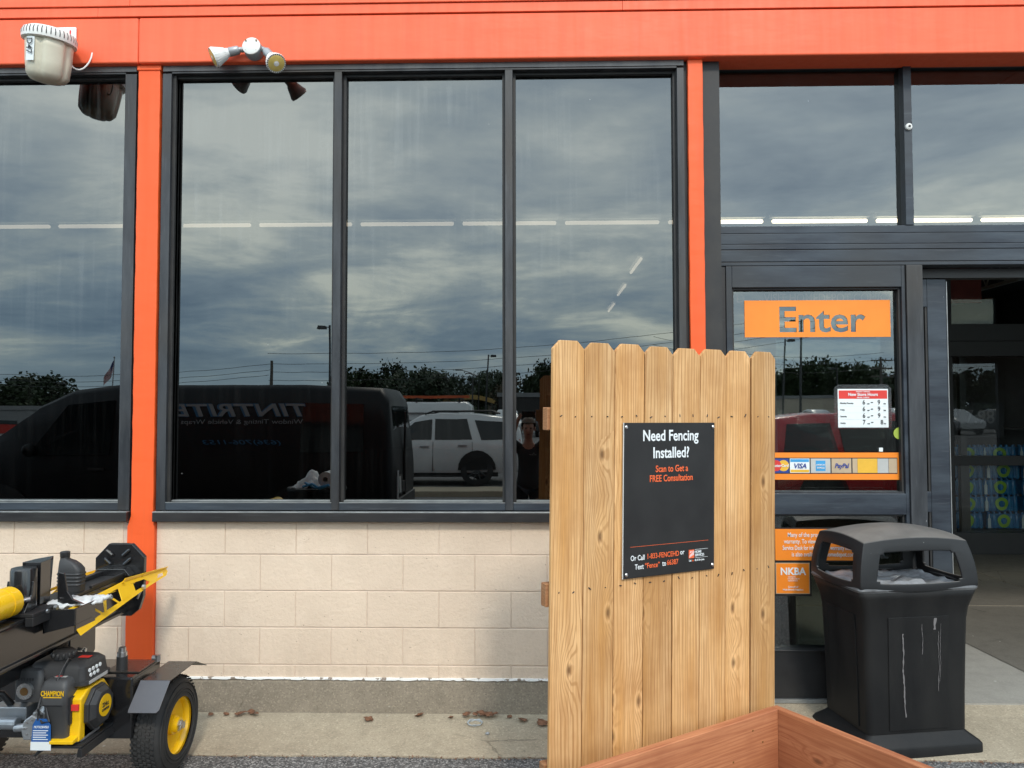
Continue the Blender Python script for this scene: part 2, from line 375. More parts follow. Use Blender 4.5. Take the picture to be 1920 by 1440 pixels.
# wood
def wood(name, light, dark, knot, pale, ring=430.0, axis='z', rough=0.62, kd=1.0):
    n = NT(name)
    if axis == 'z': s1 = (1, 1, 0.07); sk = (6.4, 0.0, 3.0); sx = 0
    else: s1 = (0.07, 1, 1); sk = (3.0, 0.0, 6.4); sx = 2
    v = n.coord('Object', (1, 1, 1), rand=True)
    def sub(scale): return n.node('ShaderNodeMapping', {0: v, 3: scale}).outputs[0]
    ks = n.node('ShaderNodeSeparateXYZ', {0: v}); kv = n.node('ShaderNodeCombineXYZ', {0: n.math('MULTIPLY', ks.outputs[0], sk[0]), 1: n.math('MULTIPLY', ks.outputs[2], sk[2])}).outputs[0]
    kn = n.node('ShaderNodeTexVoronoi', {'Vector': kv, 'Scale': 1.0, 'Randomness': 0.9}, feature='F1', voronoi_dimensions='2D')
    kdist = kn.outputs['Distance']
    keep = n.ramp(n.node('ShaderNodeSeparateColor', {0: kn.outputs['Color']}).outputs[0], [(0.62, 0.0), (0.64, 1.0)])
    kf = n.math('MULTIPLY', n.ramp(kdist, [(0.0, 1.0), (0.30, 0.25), (0.55, 0.0)]), keep)
    kcore = n.math('MULTIPLY', n.ramp(kdist, [(0.025, 1.0), (0.085, 0.0)]), keep)
    krim = n.math('MULTIPLY', n.ramp(kdist, [(0.08, 0.0), (0.11, 1.0), (0.15, 0.0)]), keep)
    wob = n.noise(sub(s1), 9.0, 3, 0.5)
    xs = n.node('ShaderNodeSeparateXYZ', {0: v}).outputs[sx]
    u = n.math('ADD', n.math('ADD', n.math('MULTIPLY', xs, ring), n.math('MULTIPLY', wob, 34.0)), n.math('MULTIPLY', kf, 26.0))
    rings = n.math('ADD', n.math('MULTIPLY', n.math('SINE', u), 0.5), 0.5)
    fib = n.noise(sub((1, 1, 0.03) if axis == 'z' else (0.03, 1, 1)), 160, 3, 0.6)
    broad = n.noise(sub((1, 1, 0.12) if axis == 'z' else (0.12, 1, 1)), 11, 4, 0.55)
    base = n.mix(n.ramp(broad, [(0.3, 0.0), (0.7, 1.0)]), light, pale)
    late = n.math('MULTIPLY', n.ramp(rings, [(0.55, 0.0), (0.95, 1.0)]), n.ramp(broad, [(0.3, 0.25), (0.65, 0.8)]))
    base = n.mix(n.math('MULTIPLY', late, 0.72), base, dark)
    base = n.mix(n.math('MULTIPLY', n.ramp(fib, [(0.42, 0.0), (0.68, 1.0)]), 0.5), base, dark)
    blot = n.noise(n.coord('Object', (1, 1, 1), rand=True), 3.0, 4, 0.6)
    base = n.mix(n.math('MULTIPLY', n.ramp(blot, [(0.42, 0.0), (0.70, 1.0)]), 0.5), base, dark)
    base = n.mix(n.math('MULTIPLY', kcore, 0.75 * kd), base, knot)
    base = n.mix(n.math('MULTIPLY', krim, 0.22 * kd), base, tuple(min(1, x * 1.25) for x in pale))
    tone = n.math('ADD', n.math('MULTIPLY', n.oi.outputs['Random'], 0.34), 0.80)
    base = n.node('ShaderNodeVectorMath', {0: base, 'Scale': tone}, operation='SCALE').outputs[0]
    h = n.math('ADD', n.math('MULTIPLY', rings, 0.25), fib)
    return n.done(n.bsdf(base, rough, 0, n.bump(h, 0.18, 0.003), 0.3))
M['pine'] = wood('treated_pine', (0.60, 0.315, 0.11), (0.34, 0.15, 0.045), (0.12, 0.055, 0.022), (0.78, 0.50, 0.25))
M['pine_rail'] = wood('pine_rail', (0.40, 0.19, 0.085), (0.26, 0.11, 0.045), (0.14, 0.07, 0.03), (0.48, 0.26, 0.13), axis='x')
M['redwood'] = wood('redwood_planter_boards', (0.41, 0.16, 0.072), (0.25, 0.075, 0.034), (0.11, 0.045, 0.022), (0.49, 0.215, 0.105), ring=300, axis='x')
M['redwood_y'] = M['redwood']
# plastics, paints, metals
M['bin_plastic'] = pm('weathered_black_plastic', (0.008, 0.008, 0.0085), (0.015, 0.0145, 0.014), 0.5, scale=5, bump=0.12, bscale=220, spec=0.22, stretch=(1, 1, 0.35))
M['bin_scuff'] = pm('scuffed_rim_plastic', (0.13, 0.135, 0.14), (0.06, 0.06, 0.062), 0.5, scale=14)
n = NT('dusty_lid_plastic')
nz = n.node('ShaderNodeSeparateXYZ', {0: n.node('ShaderNodeNewGeometry').outputs['Normal']}).outputs[2]
f = n.math('MULTIPLY', n.ramp(nz, [(0.45, 0.0), (0.9, 1.0)]), n.ramp(n.noise(n.coord('Object'), 6, 6, 0.6), [(0.25, 0.55), (0.6, 1.0)]))
base = n.mix(f, (0.012, 0.0125, 0.0135), (0.15, 0.14, 0.128))
spk = n.ramp(n.vor(n.coord('Object'), 30), [(0.03, 1.0), (0.06, 0.0)])
base = n.mix(n.math('MULTIPLY', spk, n.ramp(n.noise(n.coord('Object'), 7, 2), [(0.55, 0.0), (0.6, 0.7)])), base, (0.5, 0.5, 0.48))
M['bin_lid'] = n.done(n.bsdf(base, 0.5, 0, n.bump(n.noise(n.coord('Object'), 200, 3), 0.15, 0.003), 0.4))
n = NT('clear_bin_liner')
fr = n.noise(n.coord('Object'), 9, 5, 0.6)
gl = n.node('ShaderNodeBsdfGlossy', {0: (0.9, 0.92, 0.95), 'Roughness': 0.22}).outputs[0]
df = n.node('ShaderNodeBsdfDiffuse', {0: (0.66, 0.69, 0.74)}).outputs[0]
tr = n.node('ShaderNodeBsdfTransparent', {0: (0.9, 0.9, 0.92)}).outputs[0]
m1 = n.node('ShaderNodeMixShader', {0: 0.3, 1: df, 2: gl}).outputs[0]
M['liner'] = n.done(n.node('ShaderNodeMixShader', {0: n.ramp(fr, [(0.3, 0.45), (0.7, 0.9)]), 1: tr, 2: m1}).outputs[0])
M['black_paint'] = pm('gloss_black_paint', (0.010, 0.010, 0.011), (0.016, 0.016, 0.017), 0.2, coat=0.4, scale=4, rvar=0.06)
M['black_flat'] = pm('satin_black_steel', (0.016, 0.016, 0.017), (0.026, 0.026, 0.027), 0.42)
M['black_plastic'] = pm('matte_black_plastic', (0.022, 0.022, 0.023), (0.034, 0.034, 0.035), 0.55, bump=0.1, bscale=260)
M['grey_plastic'] = pm('charcoal_shroud_plastic', (0.045, 0.046, 0.048), (0.06, 0.061, 0.063), 0.5, bump=0.1, bscale=300)
M['fender_paint'] = pm('grey_fender_paint', (0.085, 0.087, 0.098), (0.10, 0.10, 0.11), 0.35, scale=8)
M['fender_top'] = pm('brown_black_paint', (0.03, 0.027, 0.024), (0.04, 0.036, 0.032), 0.28)
M['yellow'] = pm('yellow_enamel', (0.86, 0.52, 0.008), (0.80, 0.46, 0.006), 0.3, coat=0.3, scale=5)
M['rubber'] = pm('tyre_rubber', (0.020, 0.020, 0.020), (0.034, 0.033, 0.032), 0.75, bump=0.2, bscale=120, scale=10)
M['steel'] = pm('zinc_steel', (0.55, 0.55, 0.54), (0.40, 0.40, 0.40), 0.3, metal=0.9, scale=20)
M['cast'] = pm('cast_aluminium', (0.42, 0.44, 0.46), (0.33, 0.35, 0.37), 0.42, metal=0.7, scale=14, bump=0.2)
M['white'] = pm('white_plastic', (0.78, 0.78, 0.75), (0.70, 0.70, 0.66), 0.45)
M['cream'] = pm('cream_plastic', (0.66, 0.62, 0.49), (0.58, 0.54, 0.42), 0.4, scale=8)
M['galv'] = pm('galvanised_grey', (0.38, 0.39, 0.40), (0.29, 0.30, 0.31), 0.45, metal=0.4, scale=12)
M['rust'] = pm('rusty_screw', (0.28, 0.15, 0.05), (0.2, 0.1, 0.03), 0.6, metal=0.5)
M['led'] = pm('yellow_led_face', (0.70, 0.54, 0.16), (0.62, 0.46, 0.12), 0.35, scale=40)
M['sign_black'] = pm('satin_black_sign', (0.018, 0.017, 0.017), (0.024, 0.023, 0.023), 0.45, spec=0.3)
M['ink_white'] = pm('white_ink', (0.76, 0.79, 0.80), (0.72, 0.75, 0.76), 0.5)
M['ink_orange'] = pm('orange_ink', (0.80, 0.13, 0.035), (0.76, 0.12, 0.03), 0.5)
M['ink_black'] = pm('black_ink', (0.02, 0.02, 0.022), None, 0.5)
M['ink_grey'] = pm('grey_ink', (0.16, 0.15, 0.15), None, 0.5)
M['sign_orange'] = pm('orange_vinyl', (0.88, 0.25, 0.018), (0.84, 0.23, 0.015), 0.45)
M['sign_white'] = pm('white_card', (0.76, 0.80, 0.80), (0.72, 0.76, 0.76), 0.5)
M['sign_red'] = pm('red_print', (0.68, 0.04, 0.03), None, 0.5)
M['print_blue'] = pm('blue_print', (0.02, 0.05, 0.26), None, 0.5)
M['print_lblue'] = pm('light_blue_print', (0.05, 0.32, 0.62), None, 0.5)
M['print_tan'] = pm('tan_print', (0.50, 0.38, 0.25), None, 0.5)
M['print_yellow'] = pm('yellow_print', (0.80, 0.45, 0.04), None, 0.5)
M['print_grey'] = pm('pale_grey_print', (0.50, 0.50, 0.48), (0.42, 0.42, 0.4), 0.5)
M['tag_blue'] = pm('blue_tag', (0.02, 0.11, 0.36), None, 0.4)
M['lime'] = pm('lime_sticker', (0.35, 0.45, 0.06), None, 0.5)
M['ghost_ink'] = pm('faded_red_lettering', (0.38, 0.13, 0.10), (0.30, 0.2, 0.18), 0.6, scale=2)
M['leaf_dry'] = pm('dry_leaf', (0.23, 0.105, 0.055), (0.12, 0.055, 0.03), 0.7, scale=30)
M['wire'] = pm('pale_plastic_tape', (0.42, 0.46, 0.48), None, 0.35)
M['paper'] = pm('crumpled_white_paper', (0.70, 0.71, 0.70), (0.52, 0.53, 0.53), 0.5, scale=18, bump=0.4, bscale=40)
M['inside_dark'] = pm('dark_interior_wall', (0.035, 0.034, 0.032), (0.03, 0.028, 0.026), 0.8)
M['inside_ceiling'] = pm('dark_roof_deck', (0.06, 0.055, 0.05), (0.045, 0.04, 0.036), 0.8)
M['inside_red'] = pm('dark_red_banner', (0.20, 0.022, 0.012), (0.16, 0.018, 0.01), 0.6)
M['inner_frame'] = pm('black_inner_frame', (0.020, 0.020, 0.020), (0.026, 0.025, 0.024), 0.5)
M['inner_glass'] = glass('inner_door_glass', (0.8, 0.83, 0.82), 0.05, 0.0)
M['truss'] = pm('pale_truss_steel', (0.38, 0.36, 0.32), None, 0.5)
M['bottle_blue'] = pm('blue_shrink_wrap', (0.01, 0.09, 0.24), (0.015, 0.17, 0.32), 0.2, scale=16)
M['bottle_green'] = pm('green_logo_film', (0.22, 0.42, 0.02), None, 0.3)
M['bottle_white'] = pm('white_bottle_print', (0.45, 0.52, 0.52), None, 0.35)
M['machine_grey'] = pm('pale_grey_machine_plastic', (0.40, 0.43, 0.41), (0.34, 0.37, 0.35), 0.4)

# ---------------------------------------------------------------- ground
def struct(name, mb, mat, **k):
    o = mb.build(name, mat, **k); o['kind'] = 'structure'; return o
b = MB(); b.poly([(-400, -500, 0), (400, -500, 0), (400, 0.3, 0), (-400, 0.3, 0)])
struct('asphalt_lot', b, M['asphalt'])
b = MB(); rr = random.Random(3)
front = []; x = -8.0
while x < 10.01:
    front.append((x, -0.437 + rr.uniform(-0.006, 0.006) + 0.012 * mnoise.noise((x * 1.7, 0, 0)))); x += 0.06
rings = [[(x, y, -0.03) for x, y in front], [(x, y, 0.006) for x, y in front], [(x, y + 0.012, 0.010) for x, y in front], [(x, -0.2, 0.026) for x, y in front], [(x, 0.0, 0.048) for x, y in front], [(x, 0.11, 0.074) for x, y in front]]
b.loft(rings, False, False, closed=False)
struct('concrete_apron', b, M['apron'])
b = MB(); b.box(1.02, 8.4, 0.105, 4.6, -0.02, 0.082)
struct('vestibule_floor', b, M['vestibule'])
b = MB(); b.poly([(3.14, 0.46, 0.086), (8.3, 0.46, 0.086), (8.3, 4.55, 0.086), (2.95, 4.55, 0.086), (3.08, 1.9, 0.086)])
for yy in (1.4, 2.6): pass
struct('painted_shade_floor', b, M['mat'])  # sheet over the concrete floor, painted dark for shade; not a mat
b = MB(); b.box(1.3, 8.3, 2.235, 2.243, 0.05, 0.0885); b.box(4.6, 4.606, 0.5, 4.5, 0.05, 0.0885)
struct('floor_joint', b, M['foundation'])
b = MB(); b.box(-14, 16, 4.6, 30, -0.02, 0.08)
struct('store_floor', b, M['inside_ceiling'])
# kerbed strips out on the lot, seen mirrored in the glass
b = MB(); b.box(-9, 3.2, -11.9, -11.0, -0.02, 0.12)
struct('lot_kerb', b, M['apron'], bevel=0.02)
# litter along the seam between apron and asphalt
b = MB(); rr = random.Random(5)
for i in range(1500):
    x = rr.uniform(-3.4, 4.2); y = -0.445 + rr.gauss(0, 0.011) + 0.012 * mnoise.noise((x * 1.7, 0, 0))
    s = rr.uniform(0.002, 0.007); a = rr.uniform(0, 6.28); z = 0.004 + rr.uniform(0, 0.006)
    u = Vector((math.cos(a), math.sin(a), rr.uniform(-.4, .4))) * s; v = Vector((-math.sin(a), math.cos(a), rr.uniform(-.4, .4))) * s * 0.6
    c = Vector((x, y, z)); b.poly([c - u, c + v, c + u, c - v])
o = b.build('leaf_litter', M['leaf_dry'], recalc=False); o['kind'] = 'stuff'
tag(o, 'crumbled brown leaf litter along the seam between concrete apron and asphalt', 'litter')

# ---------------------------------------------------------------- the store front: one building with its parts
store = thing('store_building', 'store front with orange fascia, pale block base, dark window bands and sliding entrance', 'building')
# orange fascia
b = MB()
xs = [-8.0, -2.245, 2.9, 10.0]
for a, c in zip(xs, xs[1:]): b.box(a + 0.0007, c - 0.0007, -0.06, 0.12, 3.745, 4.012)
b.build('fascia', M['orange'], store, bevel=0.010, seg=3)
b = MB()
xs = [-8.0, -2.48, 0.54, 4.6, 10.0]
for a, c in zip(xs, xs[1:]): b.box(a + 0.0007, c - 0.0007, -0.067, 0.1, 4.0155, 4.0685)
b.build('fascia_trim', M['orange'], store, bevel=0.002)
b = MB()
xs = [-8.0, -2.29, 3.3, 10.0]
for a, c in zip(xs, xs[1:]): b.box(a + 0.0007, c - 0.0007, -0.076, 0.12, 4.0725, 5.75)
b.build('fascia_panel', M['orange'], store, bevel=0.003)
b = MB(); b.box(-8, 10, -0.03, 0.1, 4.005, 4.08); b.build('fascia_backing', M['gasket'], store)
# columns
rr = random.Random(11)
def column(x0, x1, xb0, xb1):
    b = MB(); n = 60; L = []; Rr = []
    for i in range(n + 1):
        z = 0.2 + (3.745 - 0.2) * i / n; lo = z < 1.13
        j0, j1 = rr.uniform(-0.0012, 0.0012), rr.uniform(-0.0012, 0.0012)
        L.append(((xb0 if lo else x0) + j0, z)); Rr.append(((xb1 if lo else x1) + j1, z))
    b.prism(L + Rr[::-1], 'y', -0.027, 0.09)
    return b.build('column', M['orange_col'], store, bevel=0.004)
column(-2.258, -2.131, -2.277, -2.121)
column(0.914, 0.999, 0.905, 1.008)
b = MB(); b.box(-2.264, -2.124, -0.034, 0.0, 3.715, 3.744); b.build('column_cap', M['orange_col'], store, bevel=0.004)
b = MB(); b.box(-2.35, -2.05, 0.004, 0.12, 1.0, 3.76); b.build('sealant', M['gasket'], store)
b = MB(); b.box(0.85, 1.10, 0.005, 0.12, 1.0, 3.76); b.build('sealant', M['gasket'], store)
# block wall: courses of separate blocks with raked joints
rr = random.Random(21)
zs = [0.237, 0.309, 0.517, 0.722, 0.926, 1.13]
for (xa, xb) in ((-8.0, -2.312), (-2.121, 0.905), (1.008, 1.06)):
    b = MB()
    for k in range(len(zs) - 1):
        off = 0.0 if k % 2 == 1 else 0.2032
        x = -1.929 - 0.4064 * 20 + off
        while x < xb:
            a, c = max(x, xa), min(x + 0.4064, xb)
            if c - a > 0.02:
                y0 = rr.uniform(-0.0016, 0.0010)
                b.box(a + 0.0011, c - 0.0011, y0, 0.15, zs[k] + 0.003, zs[k + 1] - 0.003)
            x += 0.4064
    b.build('block_wall', M['block'], store, bevel=0.0028, seg=2)
b = MB()
for (xa, xb) in ((-8.0, -2.312), (-2.121, 0.905), (1.008, 1.06)): b.box(xa, xb, 0.0035, 0.149, 0.20, 1.131)
b.box(-2.312, -2.277, 0.001, 0.14, 0.2, 1.12)
b.build('mortar_joints', M['mortar'], store)
# concrete foundation under the wall
b = MB()
b.prism([(-0.010, 0.0), (-0.010, 0.215), (-0.002, 0.236), (0.15, 0.236), (0.15, 0.0)], 'x', -8.0, 1.06)
b.build('foundation', M['foundation'], store)
b = MB(); top = []; bot = []; rr = random.Random(4); x = -8.0; i = 0
while x < 1.06:
    t = 0.2415 + rr.uniform(-0.001, 0.0015); w = 0.010 + 0.004 * mnoise.noise((x * 3, 1, 0)) + rr.uniform(-0.003, 0.003)
    top.append((x, t)); bot.append((x, t - max(0.003, w))); x += rr.uniform(0.012, 0.04)
V0 = [b.bm.verts.new((p[0], -0.0125, p[1])) for p in top]; V1 = [b.bm.verts.new((p[0], -0.0145, p[1])) for p in bot]
V2 = [b.bm.verts.new((p[0], 0.01, p[1])) for p in top]
for i in range(len(V0) - 1):
    b.face([V0[i], V1[i], V1[i + 1], V0[i + 1]]); b.face([V0[i], V0[i + 1], V2[i + 1], V2[i]])
b.build('paint_edge', M['white_caulk'], store)
# rust run on the foundation
# windows
def window(xl, xr, jl, jr, mulls):
    """frame from xl to xr with jamb widths jl, jr; mullions (x0, x1)"""
    b = MB()
    b.box(xl, xl + jl, -0.02, 0.09, 1.178, 3.70); b.box(xr - jr, xr, -0.02, 0.09, 1.178, 3.70)
    b.box(xl + jl, xr - jr, -0.017, 0.09, 3.700, 3.7105)
    w = b.build('window', M['frame'], store, bevel=0.002)
    b = MB(); b.box(xl, xr, -0.020, 0.09, 3.7125, 3.7525); b.build('header_trim', M['frame_h'], w, bevel=0.002)
    for m0, m1 in mulls:
        b = MB(); b.box(m0, m1, -0.0215, 0.09, 1.1795, 3.6995); b.build('mullion', M['frame'], w, bevel=0.0025)
    b = MB(); cells = [xl + jl] + [v for m in mulls for v in m] + [xr - jr]
    for a, c in zip(cells[0::2], cells[1::2]): b.box(a + 0.0005, c - 0.0005, -0.017, 0.09, 1.178, 1.219)
    b.build('bottom_rail', M['frame_blue'], w, bevel=0.002)
    b = MB()
    for a, c in zip(cells[0::2], cells[1::2]):
        b.box(a + 0.001, c - 0.001, -0.0175, -0.0055, 1.2195, 1.2225); b.box(a + 0.018, c - 0.018, 0.022, 0.046, 1.2225, 1.2295)
    b.build('glazing_bead', M['edge_light'], w)
    b = MB()
    for a, c in zip(cells[0::2], cells[1::2]):
        b.box(a, a + 0.017, 0.020, 0.049, 1.219, 3.70); b.box(c - 0.017, c, 0.020, 0.049, 1.219, 3.70); b.box(a + 0.017, c - 0.017, 0.021, 0.049, 3.684, 3.70)
    b.build('glazing_stop', M['gasket'], w, bevel=0.002)
    for a, c in zip(cells[0::2], cells[1::2]):
        b = MB(); b.poly([(a, 0.05, 1.2), (c, 0.05, 1.2), (c, 0.05, 3.7), (a, 0.05, 3.7)])
        b.build('pane', M['tint_glass'], w)
    b = MB(); b.box(xl - 0.004, xr + 0.004, -0.055, 0.05, 1.117, 1.168); b.build('sill', M['sill'], w, bevel=0.003)
    b = MB(); b.box(xl - 0.004, xr + 0.004, -0.0555, -0.019, 1.1685, 1.1735); b.build('sill_edge', M['edge_light'], w, bevel=0.001)
    return w
window(-2.118, 0.893, 0.051, 0.040, [(-1.116, -1.073), (-0.131, -0.087)])
window(-5.5, -2.272, 0.05, 0.066, [(-4.42, -4.377), (-3.42, -3.377)])
# entrance: transom, beam, side light, post, sliding leaf, bays beyond the picture
XE = 8.25
b = MB(); b.box(1.055, 1.091, 0.10, 0.19, 0.08, 3.755); b.box(XE, XE + 0.1, 0.10, 0.19, 0.08, 3.755)
b.box(1.055, XE + 0.1, 0.10, 0.19, 3.7565, 3.80)
tr = b.build('transom_frame', M['frame_blue'], store, bevel=0.003)
b = MB(); b.box(1.05, XE + 0.1, 0.085, 0.19, 3.8015, 3.84); b.build('transom_head', M['frame_h'], tr, bevel=0.004)
for x in (2.19, 4.35, 6.3):
    b = MB(); b.box(x, x + 0.046, 0.095, 0.20, 2.812, 3.7555); b.build('transom_mullion', M['frame_blue'], tr, bevel=0.002)
cells = [1.091, 2.19, 2.236, 4.35, 4.396, 6.3, 6.346, XE]
for a, c in zip(cells[0::2], cells[1::2]):
    b = MB(); b.poly([(a, 0.15, 2.8), (c, 0.15, 2.8), (c, 0.15, 3.756), (a, 0.15, 3.756)]); b.build('transom_pane', M['clear_glass'], tr)
b = MB(); b.lathe((2.213, 0.095, 3.385), (2.213, 0.078, 3.385), [(0, .019), (0.7, .019), (1, .012)], 20); b.build('washer', M['white'], tr)
b = MB(); b.cyl((2.213, 0.081, 3.385), (2.213, 0.075, 3.385), .007, n=10); b.build('bolt', M['ink_black'], tr)
b = MB(); b.box(1.0915, XE, 0.10, 0.2, 2.768, 2.811); b.box(1.0915, XE, 0.095, 0.2, 2.704, 2.766); b.box(1.0915, XE, 0.092, 0.2, 2.672, 2.7025); b.box(1.0915, XE, 0.095, 0.2, 2.601, 2.6705); b.box(1.0915, XE, 0.098, 0.2, 2.5785, 2.5995)
b.build('door_beam', M['frame_blue'], store, bevel=0.003)
b = MB(); b.box(1.0915, 1.148, 0.106, 0.19, 0.08, 2.577); b.build('door_jamb', M['sill'], store, bevel=0.002)
b = MB(); b.box(1.149, 1.184, 0.10, 0.18, 0.085, 2.577); b.box(2.158, 2.179, 0.10, 0.18, 0.085, 2.577)
b.box(1.184, 2.158, 0.10, 0.18, 2.452, 2.577); b.box(1.184, 2.158, 0.098, 0.18, 1.142, 1.262)
sl = b.build('side_light', M['frame_blue'], store, bevel=0.003)
b = MB(); b.box(1.184, 1.197, 0.118, 0.149, 1.262, 2.452); b.box(2.145, 2.158, 0.118, 0.149, 1.262, 2.452); b.box(1.197, 2.145, 0.118, 0.149, 2.440, 2.452)
b.box(1.184, 1.197, 0.118, 0.149, 0.372, 1.142); b.box(2.145, 2.158, 0.118, 0.149, 0.372, 1.142); b.box(1.197, 2.145, 0.119, 0.149, 1.13, 1.142)
b.build('gasket', M['gasket'], sl, bevel=0.002)
b = MB(); b.box(1.186, 2.156, 0.112, 0.15, 1.262, 1.272); b.build('glazing_bead', M['frame'], sl)
for z0, z1 in ((1.26, 2.46), (0.36, 1.15)):
    b = MB(); b.poly([(1.18, 0.15, z0), (2.16, 0.15, z0), (2.16, 0.15, z1), (1.18, 0.15, z1)]); b.build('pane', M['clear_glass'], sl)
b = MB(); b.box(1.1845, 2.1575, 0.112, 0.17, 0.10, 0.362); b.box(1.1845, 2.1575, 0.104, 0.17, 0.363, 0.374); b.build('kick_panel', M['black_flat'], sl, bevel=0.003)
b = MB(); b.box(1.09, 2.28, 0.10, 0.2, 0.078, 0.0975); b.build('threshold', M['edge_light'], sl)
b = MB(); b.box(2.181, 2.274, 0.088, 0.19, 0.08, 2.5775); b.build('door_post', M['frame'], store, bevel=0.003)
def leaf(x0, x1, strip):
    b = MB(); b.box(x0, x0 + 0.11, 0.21, 0.255, 0.095, 2.515); b.box(x1 - 0.112, x1, 0.21, 0.255, 0.095, 2.515)
    b.box(x0 + 0.11, x1 - 0.112, 0.21, 0.255, 2.35, 2.515); b.box(x0 + 0.11, x1 - 0.112, 0.21, 0.255, 1.142, 1.262); b.box(x0 + 0.11, x1 - 0.112, 0.21, 0.255, 0.095, 0.36)
    d = b.build('sliding_door', M['frame_blue'], store, bevel=0.003)
    for z0, z1 in ((1.262, 2.35), (0.36, 1.142)):
        b = MB(); b.poly([(x0 + .11, 0.235, z0), (x1 - .112, 0.235, z0), (x1 - .112, 0.235, z1), (x0 + .11, 0.235, z1)]); b.build('pane', M['clear_glass'], d)
    b = MB(); e = x1 + 0.0005 if strip > 0 else x0 - 0.0045
    b.box(e, e + 0.004, 0.208, 0.257, 0.1, 2.50); b.build('weather_strip', M['edge_light'], d)
    b = MB(); b.box(x1 - 0.124, x1 - 0.1125, 0.215, 0.236, 1.262, 2.35); b.box(x1 - 0.124, x1 - 0.1125, 0.215, 0.236, .36, 1.142); b.build('gasket', M['gasket'], d)
leaf(1.36, 2.472, 1)
leaf(5.5, 6.6, -1)
b = MB(); b.box(1.2, 6.9, 0.20, 0.27, 2.519, 2.577); b.build('door_track', M['inner_frame'], store, bevel=0.002)
b = MB(); b.box(5.42, 5.51, 0.09, 0.19, 0.08, 2.577); b.box(6.62, 6.7, 0.09, 0.19, 0.08, 2.577); b.build('door_post', M['frame'], store, bevel=0.003)
# inner vestibule screen
YI = 4.57
b = MB(); X0, X1 = 2.6, 9.0
b.box(X0, X1, YI, YI + 0.1, 0.082, 0.33); b.box(X0, X1, YI + .01, YI + 0.1, 1.105, 1.216); b.box(X0, X1, YI - .03, YI + 0.1, 2.376, 2.55); b.box(X0, X1, YI - .045, YI + 0.1, 2.552, 2.749)
b.box(X0, X1, YI, YI + 0.1, 3.62, 3.8)
for x in (4.86, 6.9, 8.6): b.box(x, x + 0.09, YI - 0.001, YI + 0.1, 0.33, 3.62)
inn = b.build('inner_screen', M['inner_frame'], store, bevel=0.003)
for z0, z1 in ((0.33, 1.105), (1.216, 2.376), (2.749, 3.62)):
    for a, c in ((X0, 4.86), (4.95, 6.9), (6.99, 8.6)):
        b = MB(); b.poly([(a, YI + .05, z0), (c, YI + .05, z0), (c, YI + .05, z1), (a, YI + .05, z1)]); b.build('pane', M['inner_glass'], inn)
b = MB(); b.box(5.06, 5.13, YI + .06, YI + .12, 1.216, 2.376); b.box(5.05, 5.15, YI + .06, YI + .12, 0.33, 1.105); b.build('door_stile', M['inner_frame'], inn)
# dark shell of the interior
b = MB()
b.box(-8, 10, 0.12, 0.25, 3.76, 5.75); b.box(-12.2, -12, 0, 30, 0, 5.6); b.box(14, 14.2, 0, 30, 0, 5.6); b.box(-12, 14, 29.8, 30, 0, 5.6)
b.box(-12, -5.5, 0.1, 0.3, 1.1, 3.76); b.box(-12, 1.0, 0.151, 0.3, 0.0, 1.116); b.box(XE + 0.1, 14, 0.0, 0.3, 0.0, 3.76); b.box(XE + .1, XE + .2, .3, 4.6, 0, 3.8); b.box(0.95, 1.05, 0.26, 4.6, 0.0, 2.4)
b.build('interior_wall', M['inside_dark'], store)
b = MB(); b.box(-12, 14, 0.25, 30, 5.2, 5.5); b.build('roof', M['inside_ceiling'], store)
b = MB(); b.box(-12, 1.0, 0.3, 5.0, 0.02, 0.08); b.build('interior_floor', M['inside_dark'], store)

# ---------------------------------------------------------------- lights hung inside the store
proto = thing('tube_light', 'pale fluorescent tube seen through the window glass, one of a long row', 'ceiling light', (-9.8, 5.0, 4.09), 0, 'row of fluorescent tubes along the windows')
b = MB(); b.lathe((0, 0, 0), (1.17, 0, 0), [(0, .012), (.01, .024), (.99, .024), (1, .012)], 12); b.build('tube', M['lamp'], proto, smooth=True)
b = MB(); b.box(-0.02, 1.19, -0.05, 0.05, 0.045, 0.09); b.build('housing', M['machine_grey'], proto)
for k in range(1, 18):
    x = -9.8 + 1.28 * k + 0.022
    lab = 'bright fluorescent tube seen through the clear transom glass above the entrance' if 2.2 < x < 5.2 else None
    clone(proto, (x, 5.0, 4.09), 0, lab)
for y in (7.2, 9.6, 12.0):
    clone(proto, (1.74 + (y - 7.2) * 0.028, y, 4.09), R(90), {7.2: 'nearest of three short tube lights receding behind the right window pane', 9.6: 'middle of three short tube lights receding behind the right window pane', 12.0: 'farthest of three short tube lights receding behind the right window pane'}[y], None, 'tube lights running into the store')
# banner, joist
b = MB(); b.box(4.93, 5.43, 4.78, 4.79, 3.03, 3.9)
o = b.build('hanging_banner', M['inside_red']); tag(o, 'dark red banner hanging inside above the inner doors', 'banner')
jo = thing('roof_joist', 'pale open web roof joist inside above the inner doors', 'roof joist', (9.15, 5.4, 4.2))
b = MB(); b.box(-.04, .04, 0, 22, -.03, .03); b.build('bottom_chord', M['truss'], jo)
b = MB(); b.box(-.04, .04, 0, 22, .57, .63); b.build('top_chord', M['truss'], jo)
b = MB()
for k in range(36): y = k * 0.6; b.cyl((0, y, .03), (0, y + .3, .57), .014, n=6); b.cyl((0, y + .3, .57), (0, y + .6, .03), .014, n=6)
b.build('web', M['truss'], jo)
b = MB(); b.box(4.9, 7.2, 5.6, 5.7, .08, 2.6); b.box(4.9, 7.2, 5.2, 5.6, 1.5, 1.53)
o = b.build('shelf_unit', M['inside_dark']); tag(o, 'dark shelf unit standing inside behind the water packs', 'shelf')
pr = thing('price_sign', 'dark price card above the stacked water packs inside', 'sign', (5.42, 4.95, 1.42))
